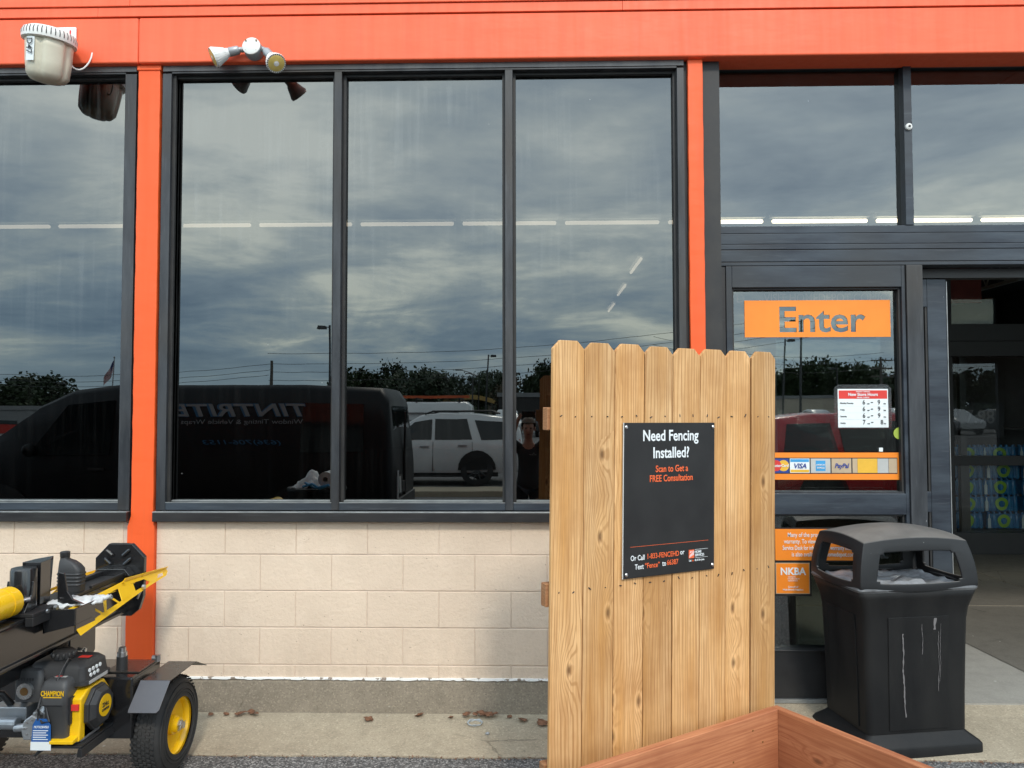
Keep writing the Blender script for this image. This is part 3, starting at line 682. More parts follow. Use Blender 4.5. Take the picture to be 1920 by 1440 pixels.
b = MB(); b.box(-.26, .34, 0, .012, 0, .42); b.build('card', M['ink_black'], pr)
text_mesh([('$7.98', -.24, -.001, .17, .17, .9, .012, 'LEFT')], 'lettering', M['ink_grey'], pr)
# water packs
pl = thing('pallet_base', 'black pallet base under the blue water packs inside', 'pallet', (5.9, 5.0, 0.08))
b = MB(); b.box(-.9, .95, -.22, .22, 0, .03); b.box(-.9, .95, -.22, .22, .2, .245)
for x in (-.85, -.05, .8): b.box(x, x + .1, -.22, .22, .03, .2)
b.build('deck', M['black_flat'], pl)
wp = thing('water_pack', 'blue shrink wrapped pack of bottled water in the stack behind the inner door glass', 'water pack', (5.27, 5.0, 0.33), 0, 'stacked packs of bottled water')
b = MB()
for i in range(6):
    for j in range(2):
        x = -.165 + i * .066; y = -.066 + j * .132
        b.lathe((x, y, 0), (x, y, .197), [(0, .030), (.05, .0325), (.55, .0325), (.6, .031), (.75, .030), (.88, .017), (.9, .016), (1, .015)], 10)
b.box(-.185, .185, -.085, .085, .01, .175)
b.build('bottles', M['bottle_blue'], wp, smooth=True)
b = MB(); pts = []
for k in range(24):
    a = 2 * math.pi * k / 24; pts.append((.075 * math.cos(a) * (1 + .06 * math.sin(3 * a)), .09 + .078 * math.sin(a)))
inner = [(x * .5, .09 + (z - .09) * .5) for x, z in pts]
for k in range(24):
    k2 = (k + 1) % 24
    A = [(pts[k][0], -.101, pts[k][1]), (pts[k2][0], -.101, pts[k2][1]), (inner[k2][0], -.102, inner[k2][1]), (inner[k][0], -.102, inner[k][1])]
    b.poly(A)
b.build('green_emblem', M['bottle_green'], wp)
b = MB(); b.prism([(-.19, .005), (-.155, .005), (-.155, .11), (-.165, .135), (-.168, .17), (-.178, .17), (-.18, .135), (-.19, .11)], 'y', -.1015, -.1)
b.build('bottle_print', M['bottle_white'], wp)
rr = random.Random(9)
for cx_ in range(4):
    for k in range(5):
        if cx_ == 1 and k == 0: continue
        clone(wp, (5.27 + (cx_ - 1) * .418 + rr.uniform(-.02, .02), 5.0 + rr.uniform(-.03, .03), .33 + k * .2), rr.choice((0, 0, .06, -.05)))

# ---------------------------------------------------------------- cream device on the fascia
dv = thing('wall_device', 'cream ribbed plastic housing marked D47 hung on the orange fascia', 'wall device', (-2.675, -0.20, 3.70))
ax = Vector((0.10, -0.10, 1)).normalized(); Q = Vector((0, 0, 1)).rotation_difference(ax).to_matrix()
b = MB(); rings = []
prof = [(-0.125, .002), (-0.123, .05), (-0.113, .088), (-0.09, .106), (-0.03, .113), (0.05, .117), (0.10, .119)]
for t, r in prof:
    ring = []
    for i in range(64):
        a = 2 * math.pi * i / 64; lobe = max(0.0, math.cos(5 * a + .6)) ** 4
        rr_ = r * (1 - 0.11 * lobe * min(1, r / .1)); ring.append(Q @ Vector((rr_ * math.cos(a), rr_ * math.sin(a), t)))
    rings.append(ring)
b.loft(rings); b.build('bowl', M['cream'], dv, smooth='all')
b = MB()
b.lathe(Q @ Vector((0, 0, .088)), Q @ Vector((0, 0, .158)), [(0, .122), (.05, .134), (.5, .137), (.8, .128), (.97, .108), (1, .10)], 64)
lidr = b.build('vented_ring', M['white'], dv, smooth=True)
b = MB()
for i in range(40):
    a = 2 * math.pi * i / 40; c, s_ = math.cos(a), math.sin(a); t = Vector((-s_, c, 0)) * .0022
    p = [Vector((c * .1375, s_ * .1375, .105)), Vector((c * .1385, s_ * .1385, .123)), Vector((c * .1305, s_ * .1305, .143))]
    V = []
    for q in p: V.append((Q @ (q - t), Q @ (q + t)))
    b.poly([V[0][0], V[0][1], V[1][1], V[1][0]]); b.poly([V[1][0], V[1][1], V[2][1], V[2][0]])
b.build('vent_slot', M['ink_black'], lidr)
lb = MB()
for i in range(8):
    a0 = -1.98 + i * .052; a1 = a0 + .052; f = lambda a, z: Q @ Vector((.1235 * math.cos(a), .1235 * math.sin(a), z))
    lb.poly([f(a0, -.045), f(a1, -.045), f(a1, .082), f(a0, .082)])
lab = lb.build('number_label', M['sign_white'], dv)
am = -1.98 + .21; ce = Q @ Vector((.1262 * math.cos(am), .1262 * math.sin(am), .074))
from mathutils import Euler
er = (Q @ (Matrix.Rotation(am + R(90), 3, 'Z') @ Euler((R(90), R(90), 0)).to_matrix())).to_euler()
dn = Q @ Vector((math.cos(am), math.sin(am), 0)); tg = Q @ Vector((-math.sin(am), math.cos(am), 0))
p0 = ce - tg * .017 + dn * .003
text_mesh([('D47', p0.x, p0.y, p0.z, .038, 0.95, 0.004, 'LEFT', 0, er)], 'lettering', M['ink_black'], dv)
b = MB(); b.box(-.045, .072, .128, .14, .12, .255); b.box(-.02, .035, .02, .128, .18, .19); b.box(-.02, .035, .02, .03, .13, .19)
b.build('bracket', M['sign_white'], dv, bevel=.006)
b = MB(); b.box(.005, .022, .1265, .1275, .19, .225); b.box(.035, .045, .1265, .1275, .21, .235); b.box(.037, .047, .1265, .1275, .182, .19); b.box(-.035, -.012, .1265, .1275, .20, .232); b.build('bracket_print', M['sign_red'], dv)
b = MB(); b.tube([(.085, .06, .02), (.088, .064, .002), (.097, .07, -.011), (.109, .08, -.017), (.122, .092, -.014), (.135, .104, -.001), (.146, .115, .02), (.154, .126, .045), (.160, .135, .075), (.162, .142, .108)], .0045); b.build('cable', M['white'], dv, smooth=True)

# ---------------------------------------------------------------- twin floodlight
fl = thing('flood_light', 'twin white LED flood lamps on a round grey junction box under the fascia', 'flood light', (-1.555, -0.06, 3.80))
b = MB(); b.lathe((-.01, -.001, 0), (-.01, -.055, .004), [(0, .054), (.85, .052), (1, .047)], 28); jb = b.build('junction_box', M['galv'], fl, smooth=True)
b = MB(); b.lathe((-.01, -.055, .006), (-.01, -.064, .007), [(0, .051), (.7, .051), (1, .047)], 28); b.build('cover_plate', M['white'], jb, smooth=True)
b = MB()
for sx in (-1, 1):
    for sz in (-1, 1): b.cyl((-.01 + sx * .03, -.063, .007 + sz * .03), (-.01 + sx * .03, -.067, .007 + sz * .03), .005, n=8)
b.build('screw', M['rust'], jb)
def flood(p_arm, p_sock, p_neck, p_face):
    p_arm, p_sock, p_neck, p_face = map(Vector, (p_arm, p_sock, p_neck, p_face))
    b = MB(); b.tube([p_arm, (p_arm + p_sock) / 2 + Vector((0, 0, .004)), p_sock], [.012, .012, .016], 10); b.ball((p_arm + p_sock) / 2, .016, 10)
    so = b.build('lamp_socket', M['galv'], fl, smooth=True)
    b = MB(); b.lathe(p_sock, p_neck, [(0, .019), (.1, .024), (.9, .026), (1, .022)], 20); b.build('socket_cup', M['galv'], so, smooth=True)
    d = (p_face - p_neck)
    b = MB(); b.lathe(p_neck, p_face, [(0, .024), (.15, .027), (.55, .044), (.85, .053), (1, .054)], 32)
    a = d.normalized(); u = a.orthogonal().normalized(); v = a.cross(u)
    for i in range(24):
        ang = 2 * math.pi * i / 24; rd = u * math.cos(ang) + v * math.sin(ang)
        b.bar(p_neck + d * .2 + rd * .029, p_neck + d * .9 + rd * .054, .004, .004)
    bu = b.build('lamp_head', M['white'], fl, smooth=True)
    b = MB(); b.lathe(p_neck + d * 1.0, p_neck + d * 1.0 + a * .003, [(0, .046), (1, .040)], 28); fc = b.build('lamp_face', M['led'], bu, smooth=True)
    b = MB(); b.lathe(p_face + a * .0025, p_face + a * .0055, [(0, .015), (.5, .015), (.5, .010), (1, .009)], 20); b.build('lamp_center', M['white'], bu)
    b = MB()
    for i in range(28):
        ang = 2 * math.pi * i / 28; rd = u * math.cos(ang) + v * math.sin(ang); tt = a.cross(rd) * .0025
        b.poly([p_face + rd * .047 + a * .001 - tt, p_face + rd * .053 + a * .001 - tt, p_face + rd * .053 + a * .001 + tt, p_face + rd * .047 + a * .001 + tt])
    b.build('vent_slot', M['ink_black'], bu)
flood((-.055, -.03, .0), (-.088, -.035, -.003), (-.145, -.042, -.020), (-.222, -.075, -.066))
flood((.035, -.035, .005), (.066, -.04, -.012), (.10, -.052, -.052), (.150, -.105, -.118))

# ---------------------------------------------------------------- fence display
fence = thing('fence_panel', 'section of tan dog eared picket fence standing in the wooden planter', 'fence', (0.068, -1.362, 0.0), R(28.23)); fence.rotation_euler = (R(0.9), R(0.35), R(28.23))
rr = random.Random(12)
ztop = [2.009, 2.006, 2.008, 2.004, 2.003, 2.005, 2.005, 2.007]
b0 = 0.0
for i in range(8):
    x0 = i * .1458 + .0012 + rr.uniform(-.0006, .0006); x1 = x0 + .1425 - (0.004 if i == 6 else 0)
    zb, zt = .10 + rr.uniform(0, .01), ztop[i]; e = .031 + rr.uniform(-.002, .003)
    yo = rr.uniform(-.002, .002)
    out = [(x0, zb), (x1, zb), (x1 - rr.uniform(0, .0015), 1.0), (x1, zt - e), (x1 - e, zt), (x0 + e, zt), (x0, zt - e), (x0 + rr.uniform(-.001, .001), 1.0)]
    b = MB(); b.prism([(p[0] - x0 - .07, p[1]) for p in out], 'y', yo, yo + .0155)
    b.build('fence_board', M['pine'], fence, bevel=.0018, loc=(x0 + .07, 0, 0))
for z in (1.705, 1.03, .35):
    b = MB(); b.box(-.010, 1.175, .019, .056, z - .044, z + .044); b.build('fence_rail', M['pine_rail'], fence, bevel=.003)
for x in (.12, 1.02):
    b = MB(); b.box(x, x + .088, .0565, .145, 0, 1.86); b.build('fence_post', M['pine'], fence, bevel=.004)
b = MB()
for i in range(8):
    for z in (1.715, 1.04):
        for dx in (.035, .105): b.cyl((i * .1458 + dx + rr.uniform(-.01, .01), -.0005, z + rr.uniform(-.012, .012)), (i * .1458 + dx, -.0035, z), .0022, n=6)
b.build('nail_head', M['ink_black'], fence)
# sign on the fence
sg = thing('fencing_sign', 'black fencing installation sign screwed to the picket fence', 'sign', (0.068, -1.362, 0.0), R(28.23)); sg.rotation_euler = (R(0.9), R(0.35), R(28.23))
b = MB(); b.box(.328, .800, -.0105, -.0045, 1.066, 1.690); b.build('sign_board', M['sign_black'], sg, bevel=.0015)
b = MB(); b.box(.3265, .3278, -.0100, -.0045, 1.066, 1.690); b.build('board_edge', M['sign_white'], sg)
for x, z in ((.338, 1.672), (.790, 1.672), (.343, 1.082), (.789, 1.085)):
    b = MB(); b.lathe((x, -.0105, z), (x, -.0165, z), [(0, .008), (.5, .0075), (1, .004)], 14); b.build('sign_screw', M['steel'], sg, smooth=True)
yt = -.0112
T = lambda s, x, z, h, w=.62, bd=.012, al='CENTER', sh=0.0: (s, x, yt, z, h, w, bd, al, sh)
text_mesh([T('Need Fencing', .564, 1.6165, .046, .83, .022), T('Installed?', .566, 1.546, .046, .83, .022),
           T('Or Call', .363, 1.136, .0215, .78, .012, 'LEFT'), T('or', .615, 1.142, .0215, .78, .012, 'LEFT'),
           T('Text', .384, 1.100, .0215, .78, .012, 'LEFT'), T('to', .522, 1.103, .0215, .78, .012, 'LEFT'),
           T('HOME', .694, 1.1415, .0105, .85, .02, 'LEFT'), T('SERVICES', .694, 1.128, .0105, .85, .02, 'LEFT'), T('Let', .662, 1.1085, .009, .8, .02, 'LEFT'), T('do it for you.', .693, 1.1085, .009, .8, .02, 'LEFT')], 'lettering', M['ink_white'], sg)
text_mesh([T('Scan to Get a', .570, 1.488, .028, .80, .02), T('FREE Consultation', .568, 1.449, .028, .78, .02),
           T('1-833-FENCEHD', .443, 1.138, .0215, .80, .014, 'LEFT'), T('\u201cFence\u201d', .434, 1.101, .0215, .80, .014, 'LEFT'),
           T('66387', .546, 1.1045, .0215, .80, .014, 'LEFT'), T('us', .679, 1.1085, .009, .8, .02, 'LEFT')], 'lettering', M['ink_orange'], sg)
b = MB(); b.box(.362, .766, -.0112, -.0108, 1.1905, 1.1918); b.box(.661, .690, -.0112, -.0106, 1.122, 1.157); b.build('print_mark', M['ink_orange'], sg)
b = MB(); b.box(.694, .764, -.0112, -.0108, 1.156, 1.1572); b.box(.694, .764, -.0112, -.0108, 1.1215, 1.1225)
for k in range(4):
    x = .664 + k * .0065; b.prism([(x, 1.125 + k * .003), (x + .003, 1.125 + k * .003), (x + .0065, 1.138 + k * .004), (x + .0035, 1.138 + k * .004)], 'y', -.0118, -.0112)
for k in range(3):
    x = .666 + k * .007; b.prism([(x, 1.143 + k * .0025), (x + .0025, 1.143 + k * .0025), (x + .006, 1.152), (x + .0035, 1.152)], 'y', -.0118, -.0112)
b.build('print_mark', M['ink_white'], sg)

# ---------------------------------------------------------------- planter box
pt = thing('planter_box', 'reddish brown wooden planter box around the foot of the fence display', 'planter', (1.080, -0.905, 0), R(33.4))
def board(name, x0, x1, y0, y1, z0, z1, ax_='x'):
    b = MB(); L = x1 - x0 if ax_ == 'x' else y1 - y0
    if ax_ == 'x':
        b.box(0, L, 0, y1 - y0, 0, z1 - z0); return b.build(name, M['redwood'], pt, bevel=.004, seg=3, loc=(x0, y0, z0))
    b.box(0, L, -(x1 - x0), 0, 0, z1 - z0); o = b.build(name, M['redwood'], pt, bevel=.004, seg=3, loc=(x0, y0, z0)); o.rotation_euler = (0, 0, R(90)); return o
W_, D_ = 1.28, 0.86
board('back_board', -W_, -.0385, -.038, 0, .186, .455); board('back_board', -W_, -.0385, -.038, 0, .0, .184)
board('side_board', -.038, 0, -D_, 0, .186, .453, 'y'); board('side_board', -.038, 0, -D_, 0, .0, .184, 'y')
board('side_board', -W_ - .0385, -W_ - .0005, -D_, 0, .186, .453, 'y'); board('side_board', -W_ - .0385, -W_ - .0005, -D_, 0, .0, .184, 'y')
board('front_board', -W_, -.0385, -D_, -D_ + .038, .186, .455); board('front_board', -W_, -.0385, -D_, -D_ + .038, .0, .184)
b = MB(); b.box(-W_ + .001, -.0395, -D_ + .039, -.039, .0, .17); b.build('soil_fill', M['leaf_dry'], pt)
b = MB()
for px_, pz_ in ((-.2, .40), (-.32, .3), (-.14, .34)): b.cyl((px_, -.0385, pz_), (px_, -.0398, pz_), .004, n=8)
b.build('screw', M['rust'], pt)

# ---------------------------------------------------------------- trash can
cn = thing('trash_can', 'tall black plastic trash can with open sided dome lid beside the entrance', 'trash can', (1.930, -0.178, 0.02), R(9.5)); cn.scale = (.97, .74, .965)
b = MB(); rs = [(.345, -.03), (.345, .035), (.335, .05), (.29, .085), (.275, .10)]
b.loft([rsect(h, h * .93, .03, z) for h, z in rs]); b.build('base', M['bin_plastic'], cn, bevel=.005, smooth=True)
b = MB(); rs = [(.282, .10), (.285, .3), (.292, .55), (.297, .68), (.305, .74), (.324, .80), (.334, .835)]
b.loft([rsect(h, h * .93, .035, z, 5) for h, z in rs], True, False); bd = b.build('bin_body', M['bin_plastic'], cn, smooth=True)
sol = bd.modifiers.new('wall', 'SOLIDIFY'); sol.thickness = .006; sol.offset = -1
def face_panel(x0, x1, z0, z1, side):
    b = MB(); P = []
    def hw(z): 
        for (h0, a), (h1, c) in zip(rs, rs[1:]):
            if a <= z <= c: return h0 + (h1 - h0) * (z - a) / (c - a)
        return rs[-1][0]
    n_ = 8; A = []
    for k in range(n_ + 1):
        z = z0 + (z1 - z0) * k / n_; h = hw(z); wdt = .5 + .5 * (h / .282)
        for x in (x0 * wdt, x1 * wdt):
            for o_ in (0.001, -.006):
                q = (x, -(h * .93) + o_, z) if side == 'f' else (-h + o_, x * .93, z)
                A.append(q)
    rings = [[A[k * 4], A[k * 4 + 1], A[k * 4 + 3], A[k * 4 + 2]] for k in range(n_ + 1)]
    b.loft(rings); return b.build('body_panel', M['bin_plastic'], cn, bevel=.002)
face_panel(-.165, .17, .115, .70, 'f'); face_panel(-.175, .18, .115, .70, 's')
rimz = .835
b = MB(); b.loft([rsect(h, h * .93, .035, z, 5) for h, z in ((.318, rimz - .006), (.336, rimz), (.342, rimz + .012), (.338, rimz + .022), (.33, rimz + .026))], False, False)
rm = b.build('lid_rim', M['bin_scuff'], cn, smooth=True); sol = rm.modifiers.new('wall', 'SOLIDIFY'); sol.thickness = .008
# lid walls with arched openings
Z0, Z1 = rimz + .02, 1.088
def wall_pt(u, v, k):
    zt = Z1 + .024 * (1 - u * u); z = Z0 + (zt - Z0) * v
    h = .334 - .040 * v ** 1.6 + .004 * math.sin(math.pi * v)
    zz_ = z + (-.02 * (1 - u * u) if v == 0 else -.02 * (1 - u * u) * (1 - v))
    bow = 1 + .03 * (1 - u * u)
    if k == 0: return (u * h, -h * .93 * bow, zz_)
    if k == 1: return (h * bow, u * h * .93, zz_)
    if k == 2: return (-u * h, h * .93 * bow, zz_)
    return (-h * bow, -u * h * .93, zz_)
us = [-1, -.9, -.74, -.68, -.6, -.4, -.2, 0, .2, .4, .6, .68, .74, .9, 1]; vs = [0, .10, .15, .2, .35, .5, .65, .72, .76, .9, 1]
b = MB()
for k in range(4):
    g = {}
    for i, u in enumerate(us):
        for j, v in enumerate(vs):
            uu = u
            if abs(u) <= .741 and .1 < v < .85 and abs(u) > .65: uu = math.copysign(abs(u) - .10 * (v - .12), u)
            g[i, j] = b.bm.verts.new(wall_pt(uu, v, k))
    for i in range(len(us) - 1):
        for j in range(len(vs) - 1):
            um, vm = (us[i] + us[i + 1]) / 2, (vs[j] + vs[j + 1]) / 2
            if abs(um) < .68 and .15 < vm < .76: continue
            if .68 < abs(um) < .74 and .2 < vm < .72: continue
            b.face([g[i, j], g[i + 1, j], g[i + 1, j + 1], g[i, j + 1]])
ht = .294; g = {}; N_ = len(us) - 1
for i, u in enumerate(us):
    for j, w in enumerate(us):
        z = Z1 + .024 * (1 - u * u) + .024 * (1 - w * w) + .018 * (1 - u * u) * (1 - w * w)
        g[i, j] = b.bm.verts.new((u * ht * (1 + .03 * (1 - w * w)), w * ht * .93 * (1 + .03 * (1 - u * u)), z))
for i in range(N_):
    for j in range(N_): b.face([g[i, j], g[i + 1, j], g[i + 1, j + 1], g[i, j + 1]])
bmesh.ops.remove_doubles(b.bm, verts=b.bm.verts, dist=.002)
ld = b.build('lid', M['bin_lid'], cn, smooth=True); sol = ld.modifiers.new('wall', 'SOLIDIFY'); sol.thickness = .014; sol.offset = -1
bv = ld.modifiers.new('bevel', 'BEVEL'); bv.width = .004; bv.segments = 2; bv.limit_method = 'ANGLE'; bv.angle_limit = R(50)
# drip stains on the front panel
b = MB(); rr = random.Random(2)
def drip(x, z0, z1, w):
    L = []; Rr = []; z = z0; xx = x
    while z > z1:
        xx += rr.uniform(-.0022, .0022); ww = w * rr.uniform(.5, 1.3); L.append((xx - ww, z)); Rr.append((xx + ww, z)); z -= .012
    hwf = lambda z: -(.282 + (.297 - .282) * max(0, (z - .1)) / .58) * .93 - .0078
    A = b.verts([(p[0], hwf(p[1]), p[1]) for p in L]); B_ = b.verts([(p[0], hwf(p[1]), p[1]) for p in Rr])
    for i in range(len(A) - 1): b.face([A[i], B_[i], B_[i + 1], A[i + 1]])
drip(-.09, .615, .18, .0036); drip(.02, .66, .50, .0014); drip(.10, .69, .62, .007); drip(.115, .62, .30, .0012); drip(.13, .66, .35, .001)
b.build('drip_stain', M['ink_grey'], cn, recalc=False)
# liner
b = MB(); g = {}
for i in range(25):
    for j in range(25):
        u, w = -1 + i / 12, -1 + j / 12; m_ = max(abs(u), abs(w))
        z = .862 - .05 * (1 - m_) + .035 * mnoise.noise((u * 3.1, w * 2.7, 1.3)) * (1 - .6 * m_) + .012 * mnoise.noise((u * 9, w * 8, 4)) + (.02 if m_ < .5 else 0)
        if m_ > .99: z = .80
        g[i, j] = b.bm.verts.new((u * .296, w * .272, z))
for i in range(24):
    for j in range(24): b.face([g[i, j], g[i + 1, j], g[i + 1, j + 1], g[i, j + 1]])
o = b.build('bin_liner', M['liner'], None, smooth='all'); o.location = cn.location; o.rotation_euler = cn.rotation_euler; o.scale = cn.scale
tag(o, 'clear crumpled plastic liner bag inside the black trash can', 'bin liner')

# ---------------------------------------------------------------- signs on the entrance glass
YS = 0.1465
en = thing('enter_sign', 'orange Enter sign with cut out letters on the side light glass', 'sign', (1.69, YS, 2.275))
def cutout(word, w, h, size, wf, bold, mat, parent):
    b = MB(); b.box(-w / 2, w / 2, 0, .002, -h / 2, h / 2)
    pl_ = b.build('sign_panel', mat, parent)
    cut = text_mesh([(word, .02, .02, -.075, size, wf, bold, 'CENTER')], 'cutter', mat, None, extrude=.04)
    cut.parent = parent
    bo = pl_.modifiers.new('cut', 'BOOLEAN'); bo.object = cut; bo.operation = 'DIFFERENCE'; bo.solver = 'EXACT'; bo.use_self = True
    bpy.context.view_layer.update()
    me = bpy.data.meshes.new_from_object(pl_.evaluated_get(bpy.context.evaluated_depsgraph_get()))
    pl_.modifiers.clear(); old = pl_.data
    if len(me.polygons) > 6: pl_.data = me
    bpy.data.objects.remove(cut)
    return pl_
cutout('Enter', .845, .216, .152, 1.10, .026, M['sign_orange'], en)
hs = thing('hours_sign', 'white store hours card with red heading in a clear holder on the glass', 'sign', (1.945, YS, 1.751))
b = MB(); b.box(-.145, .145, 0, .002, -.112, .112); b.build('card', M['sign_white'], hs, bevel=.001)
b = MB(); b.box(-.139, .139, -.001, -.0003, .055, .104); b.build('heading_band', M['sign_red'], hs)
H_ = lambda s, x, z, h, w=.9, bd=.012, al='LEFT': (s, x, -.002, z, h, w, bd, al)
text_mesh([H_('New Store Hours', 0, .072, .018, .95, .03, 'CENTER'), H_('Effective 11/4/2024', 0, .059, .0075, .9, .02, 'CENTER'), H_('Attention Customers', 0, .0935, .0075, .9, .02, 'CENTER')], 'lettering', M['ink_white'], hs)
L = []
for k, (d, a, c, am_, pm_) in enumerate((('Monday-Thursday', '6', '9', 'AM', 'PM'), ('Friday', '6', '9', 'AM', 'PM'), ('Saturday', '6', '9', 'AM', 'PM'), ('Sunday', '7', '8', 'AM', 'PM'))):
    z = .022 - k * .0385
    L += [H_(d, -.132, z + .004, .009, .85, .012), H_(a, -.004, z, .027, .85, .012), H_(am_, .022, z, .008, .9, .01), H_('-', .043, z + .0025, .03, 1.1, .02), H_(c, .083 if k < 3 else .098, z, .027, .85, .012), H_(pm_, .117, z, .008, .9, .01)]
text_mesh(L, 'lettering', M['ink_black'], hs)
b = MB()
for k in range(4): z = .012 - k * .0385; b.box(-.132, .136, -.0006, -.0003, z - .0006, z)
b.build('rule_line', M['print_grey'], hs)
n = NT('clear_holder_plastic'); M['holder'] = n.done(n.node('ShaderNodeMixShader', {0: .16, 1: n.node('ShaderNodeBsdfTransparent', {0: (.86, .87, .87)}).outputs[0], 2: n.node('ShaderNodeBsdfGlossy', {0: (.9, .9, .9), 'Roughness': .12}).outputs[0]}).outputs[0])
b = MB(); b.prism([(-.165, -.12), (.155, -.12), (.165, -.11), (.165, .115), (.14, .138), (-.14, .138), (-.165, .115)], 'y', .0022, .003); b.build('holder', M['holder'], hs)
cd = thing('card_sign', 'orange strip of accepted payment card logos across the side light glass', 'sign', (1.79, YS, 1.4155))
b = MB(); b.box(-.40, .392, 0, .002, -.0785, .0785); b.build('sign_strip', M['sign_orange'], cd)
b = MB(); b.box(-.392, .345, -.001, -.0003, -.044, .049); b.build('logo_band', M['ink_black'], cd)
def lg(x0, x1, mat, name='logo_card'):
    b = MB(); b.box(x0, x1, -.002, -.0012, -.039, .044); return b.build(name, mat, cd)
x = -.388; wds = [(.112, 'print_blue'), (.117, 'sign_white'), (.117, 'print_grey'), (.117, 'print_tan')]
xs_ = []
for w_, m_ in wds: xs_.append((x, x + w_)); lg(x, x + w_ - .004, M[m_]); x += w_ + .003
lg(x, x + .028, M['print_tan']); lg(x + .029, x + .143, M['print_yellow']); lg(x + .144, x + .206, M['print_grey']); lg(x + .208, x + .255, M['print_tan']); xg = x
b = MB(); c = (xs_[0][0] + xs_[0][1]) / 2
for cx_, m_ in ((c - .022, 'sign_red'), (c + .022, 'print_yellow')):
    b = MB(); b.cyl((cx_, -.002, .003), (cx_, -.0026 - (.0004 if m_ == 'sign_red' else 0), .003), .032, n=28); b.build('logo_disc', M[m_], cd)
C_ = lambda s, x, z, h, w=.8, bd=.02, sh=0.0: (s, x, -.0038, z, h, w, bd, 'CENTER', sh)
text_mesh([C_('MasterCard', c, -.004, .017, .9, .02, .15)], 'lettering', M['ink_white'], cd)
c2_ = (xs_[1][0] + xs_[1][1]) / 2; c3_ = (xs_[2][0] + xs_[2][1]) / 2; c4_ = (xs_[3][0] + xs_[3][1]) / 2
b = MB(); b.box(xs_[1][0] + .003, xs_[1][1] - .007, -.0026, -.0021, .024, .041); b.box(c3_ - .03, c3_ + .026, -.0026, -.0021, -.028, .032); b.build('logo_bar', M['print_lblue'], cd)
b = MB(); b.box(xs_[1][0] + .003, xs_[1][1] - .007, -.0026, -.0021, -.036, -.02); b.build('logo_bar', M['print_yellow'], cd)
text_mesh([C_('VISA', c2_ - .002, -.012, .029, .95, .03, .25), C_('PayPal', c4_ - .002, -.010, .027, .85, .03, .25)], 'lettering', M['print_blue'], cd)
text_mesh([C_('AMERICAN', c3_ - .002, .003, .010, .75, .02), C_('EXPRESS', c3_ - .002, -.014, .010, .85, .02)], 'lettering', M['ink_white'], cd)
wr = thing('warranty_sign', 'orange warranty notice above a smaller NKBA notice in one black frame on the glass', 'sign', (1.426, YS, 1.053))
b = MB(); b.box(-.01, .56, 0, .002, -.187, .008); b.box(-.01, .204, .0, .002, -.385, -.1875); b.build('sign_back', M['sign_black'], wr)
b = MB(); b.box(.0, .55, -.001, -.0002, -.180, .0); b.build('notice_panel', M['sign_orange'], wr)
b = MB(); b.box(.0, .195, -.0008, -.0002, -.372, -.194); b.build('notice_border', M['print_tan'], wr)
b = MB(); b.box(.004, .191, -.0016, -.0009, -.368, -.198); b.build('notice_panel', M['sign_orange'], wr)
W = lambda s, x, z, h, w=.75, bd=.008, al='CENTER': (s, x, -.0026, z, h, w, bd, al)
text_mesh([W('Many of the products we sell include a', .275, -.045, .0265, .72), W('warranty. To view a product\u2019s warranty, visit', .275, -.083, .0265, .68), W('Service Desk for info. Product warranty information', .272, -.120, .0265, .60), W('is also available on homedepot.com', .275, -.157, .0265, .70),
           W('NKBA', .099, -.262, .042, .95, .035), W('NATIONAL', .092, -.278, .007, .9, .01), W('KITCHEN & BATH', .102, -.289, .007, .9, .01), W('ASSOCIATION', .097, -.300, .007, .9, .01), W('Council of', .098, -.336, .010, 1.0, .02), W('Multi-Branch Retailers', .098, -.352, .010, .95, .02)], 'lettering', M['ink_white'], wr)
b = MB(); b.cyl((2.148, .142, 1.605), (2.148, .14, 1.605), .034, n=24)
o = b.build('round_sticker', M['lime'], None); tag(o, 'round lime green sticker at the edge of the side light glass', 'sticker')
b = MB(); b.box(2.03, 2.052, .142, .144, 1.50, 1.522); o = b.build('tape_square', M['sign_white'], None); tag(o, 'small white tape square just above the payment card strip', 'sticker')
ib = thing('inside_lettering', 'faded red web address lettering seen through the glass behind the Enter sign', 'lettering', (1.23, .19, 2.378))
text_mesh([('D', .0, 0, .0, .055, .95, .012, 'LEFT'), ('VISIT HOMEDEPOT.COM/CARE', .165, 0, .0, .055, .80, .008, 'LEFT')], 'lettering', M['ghost_ink'], ib)

# ---------------------------------------------------------------- rental machine behind the glass
mc = thing('floor_machine', 'pale grey rental cleaning machine standing behind the entrance glass', 'cleaning machine', (1.47, .62, .085))
b = MB(); b.loft([rsect(.19, .17, .05, z, 5) for z in (.02, .5)] + [rsect(.18, .16, .06, .86, 5), rsect(.165, .145, .07, .96, 5), rsect(.12, .1, .06, 1.0, 5)]); b.build('body', M['grey_plastic'], mc, smooth=True)
b = MB(); b.lathe((-.03, -.18, .93), (-.03, .14, .93), [(0, .10), (.05, .14), (1, .14)], 28); b.build('tank_dome', M['machine_grey'], mc, smooth=True)
b = MB(); b.tube([(-.12, -.2, 1.17), (.06, -.2, 1.19), (.17, -.2, 1.235), (.21, -.2, 1.24)], [.05, .045, .035, .03], 12); b.build('handle', M['machine_grey'], mc, smooth=True)
b = MB(); b.cyl((.19, -.232, 1.24), (.19, -.245, 1.24), .014, n=14); b.build('handle_screw', M['ink_black'], mc)
b = MB(); b.cyl((-.03, -.172, .79), (-.03, -.195, .79), .075, n=28); bg_ = b.build('badge', M['ink_black'], mc)
b = MB(); b.cyl((-.03, -.195, .79), (-.03, -.2, .79), .045, n=24); b.build('badge_center', M['machine_grey'], bg_)
b = MB(); b.lathe((-.03, -.172, .33), (-.03, -.20, .33), [(0, .06), (.5, .06), (.5, .04), (.7, .04), (.7, .015), (1, .015)], 24); b.build('wheel_disc', M['machine_grey'], mc)
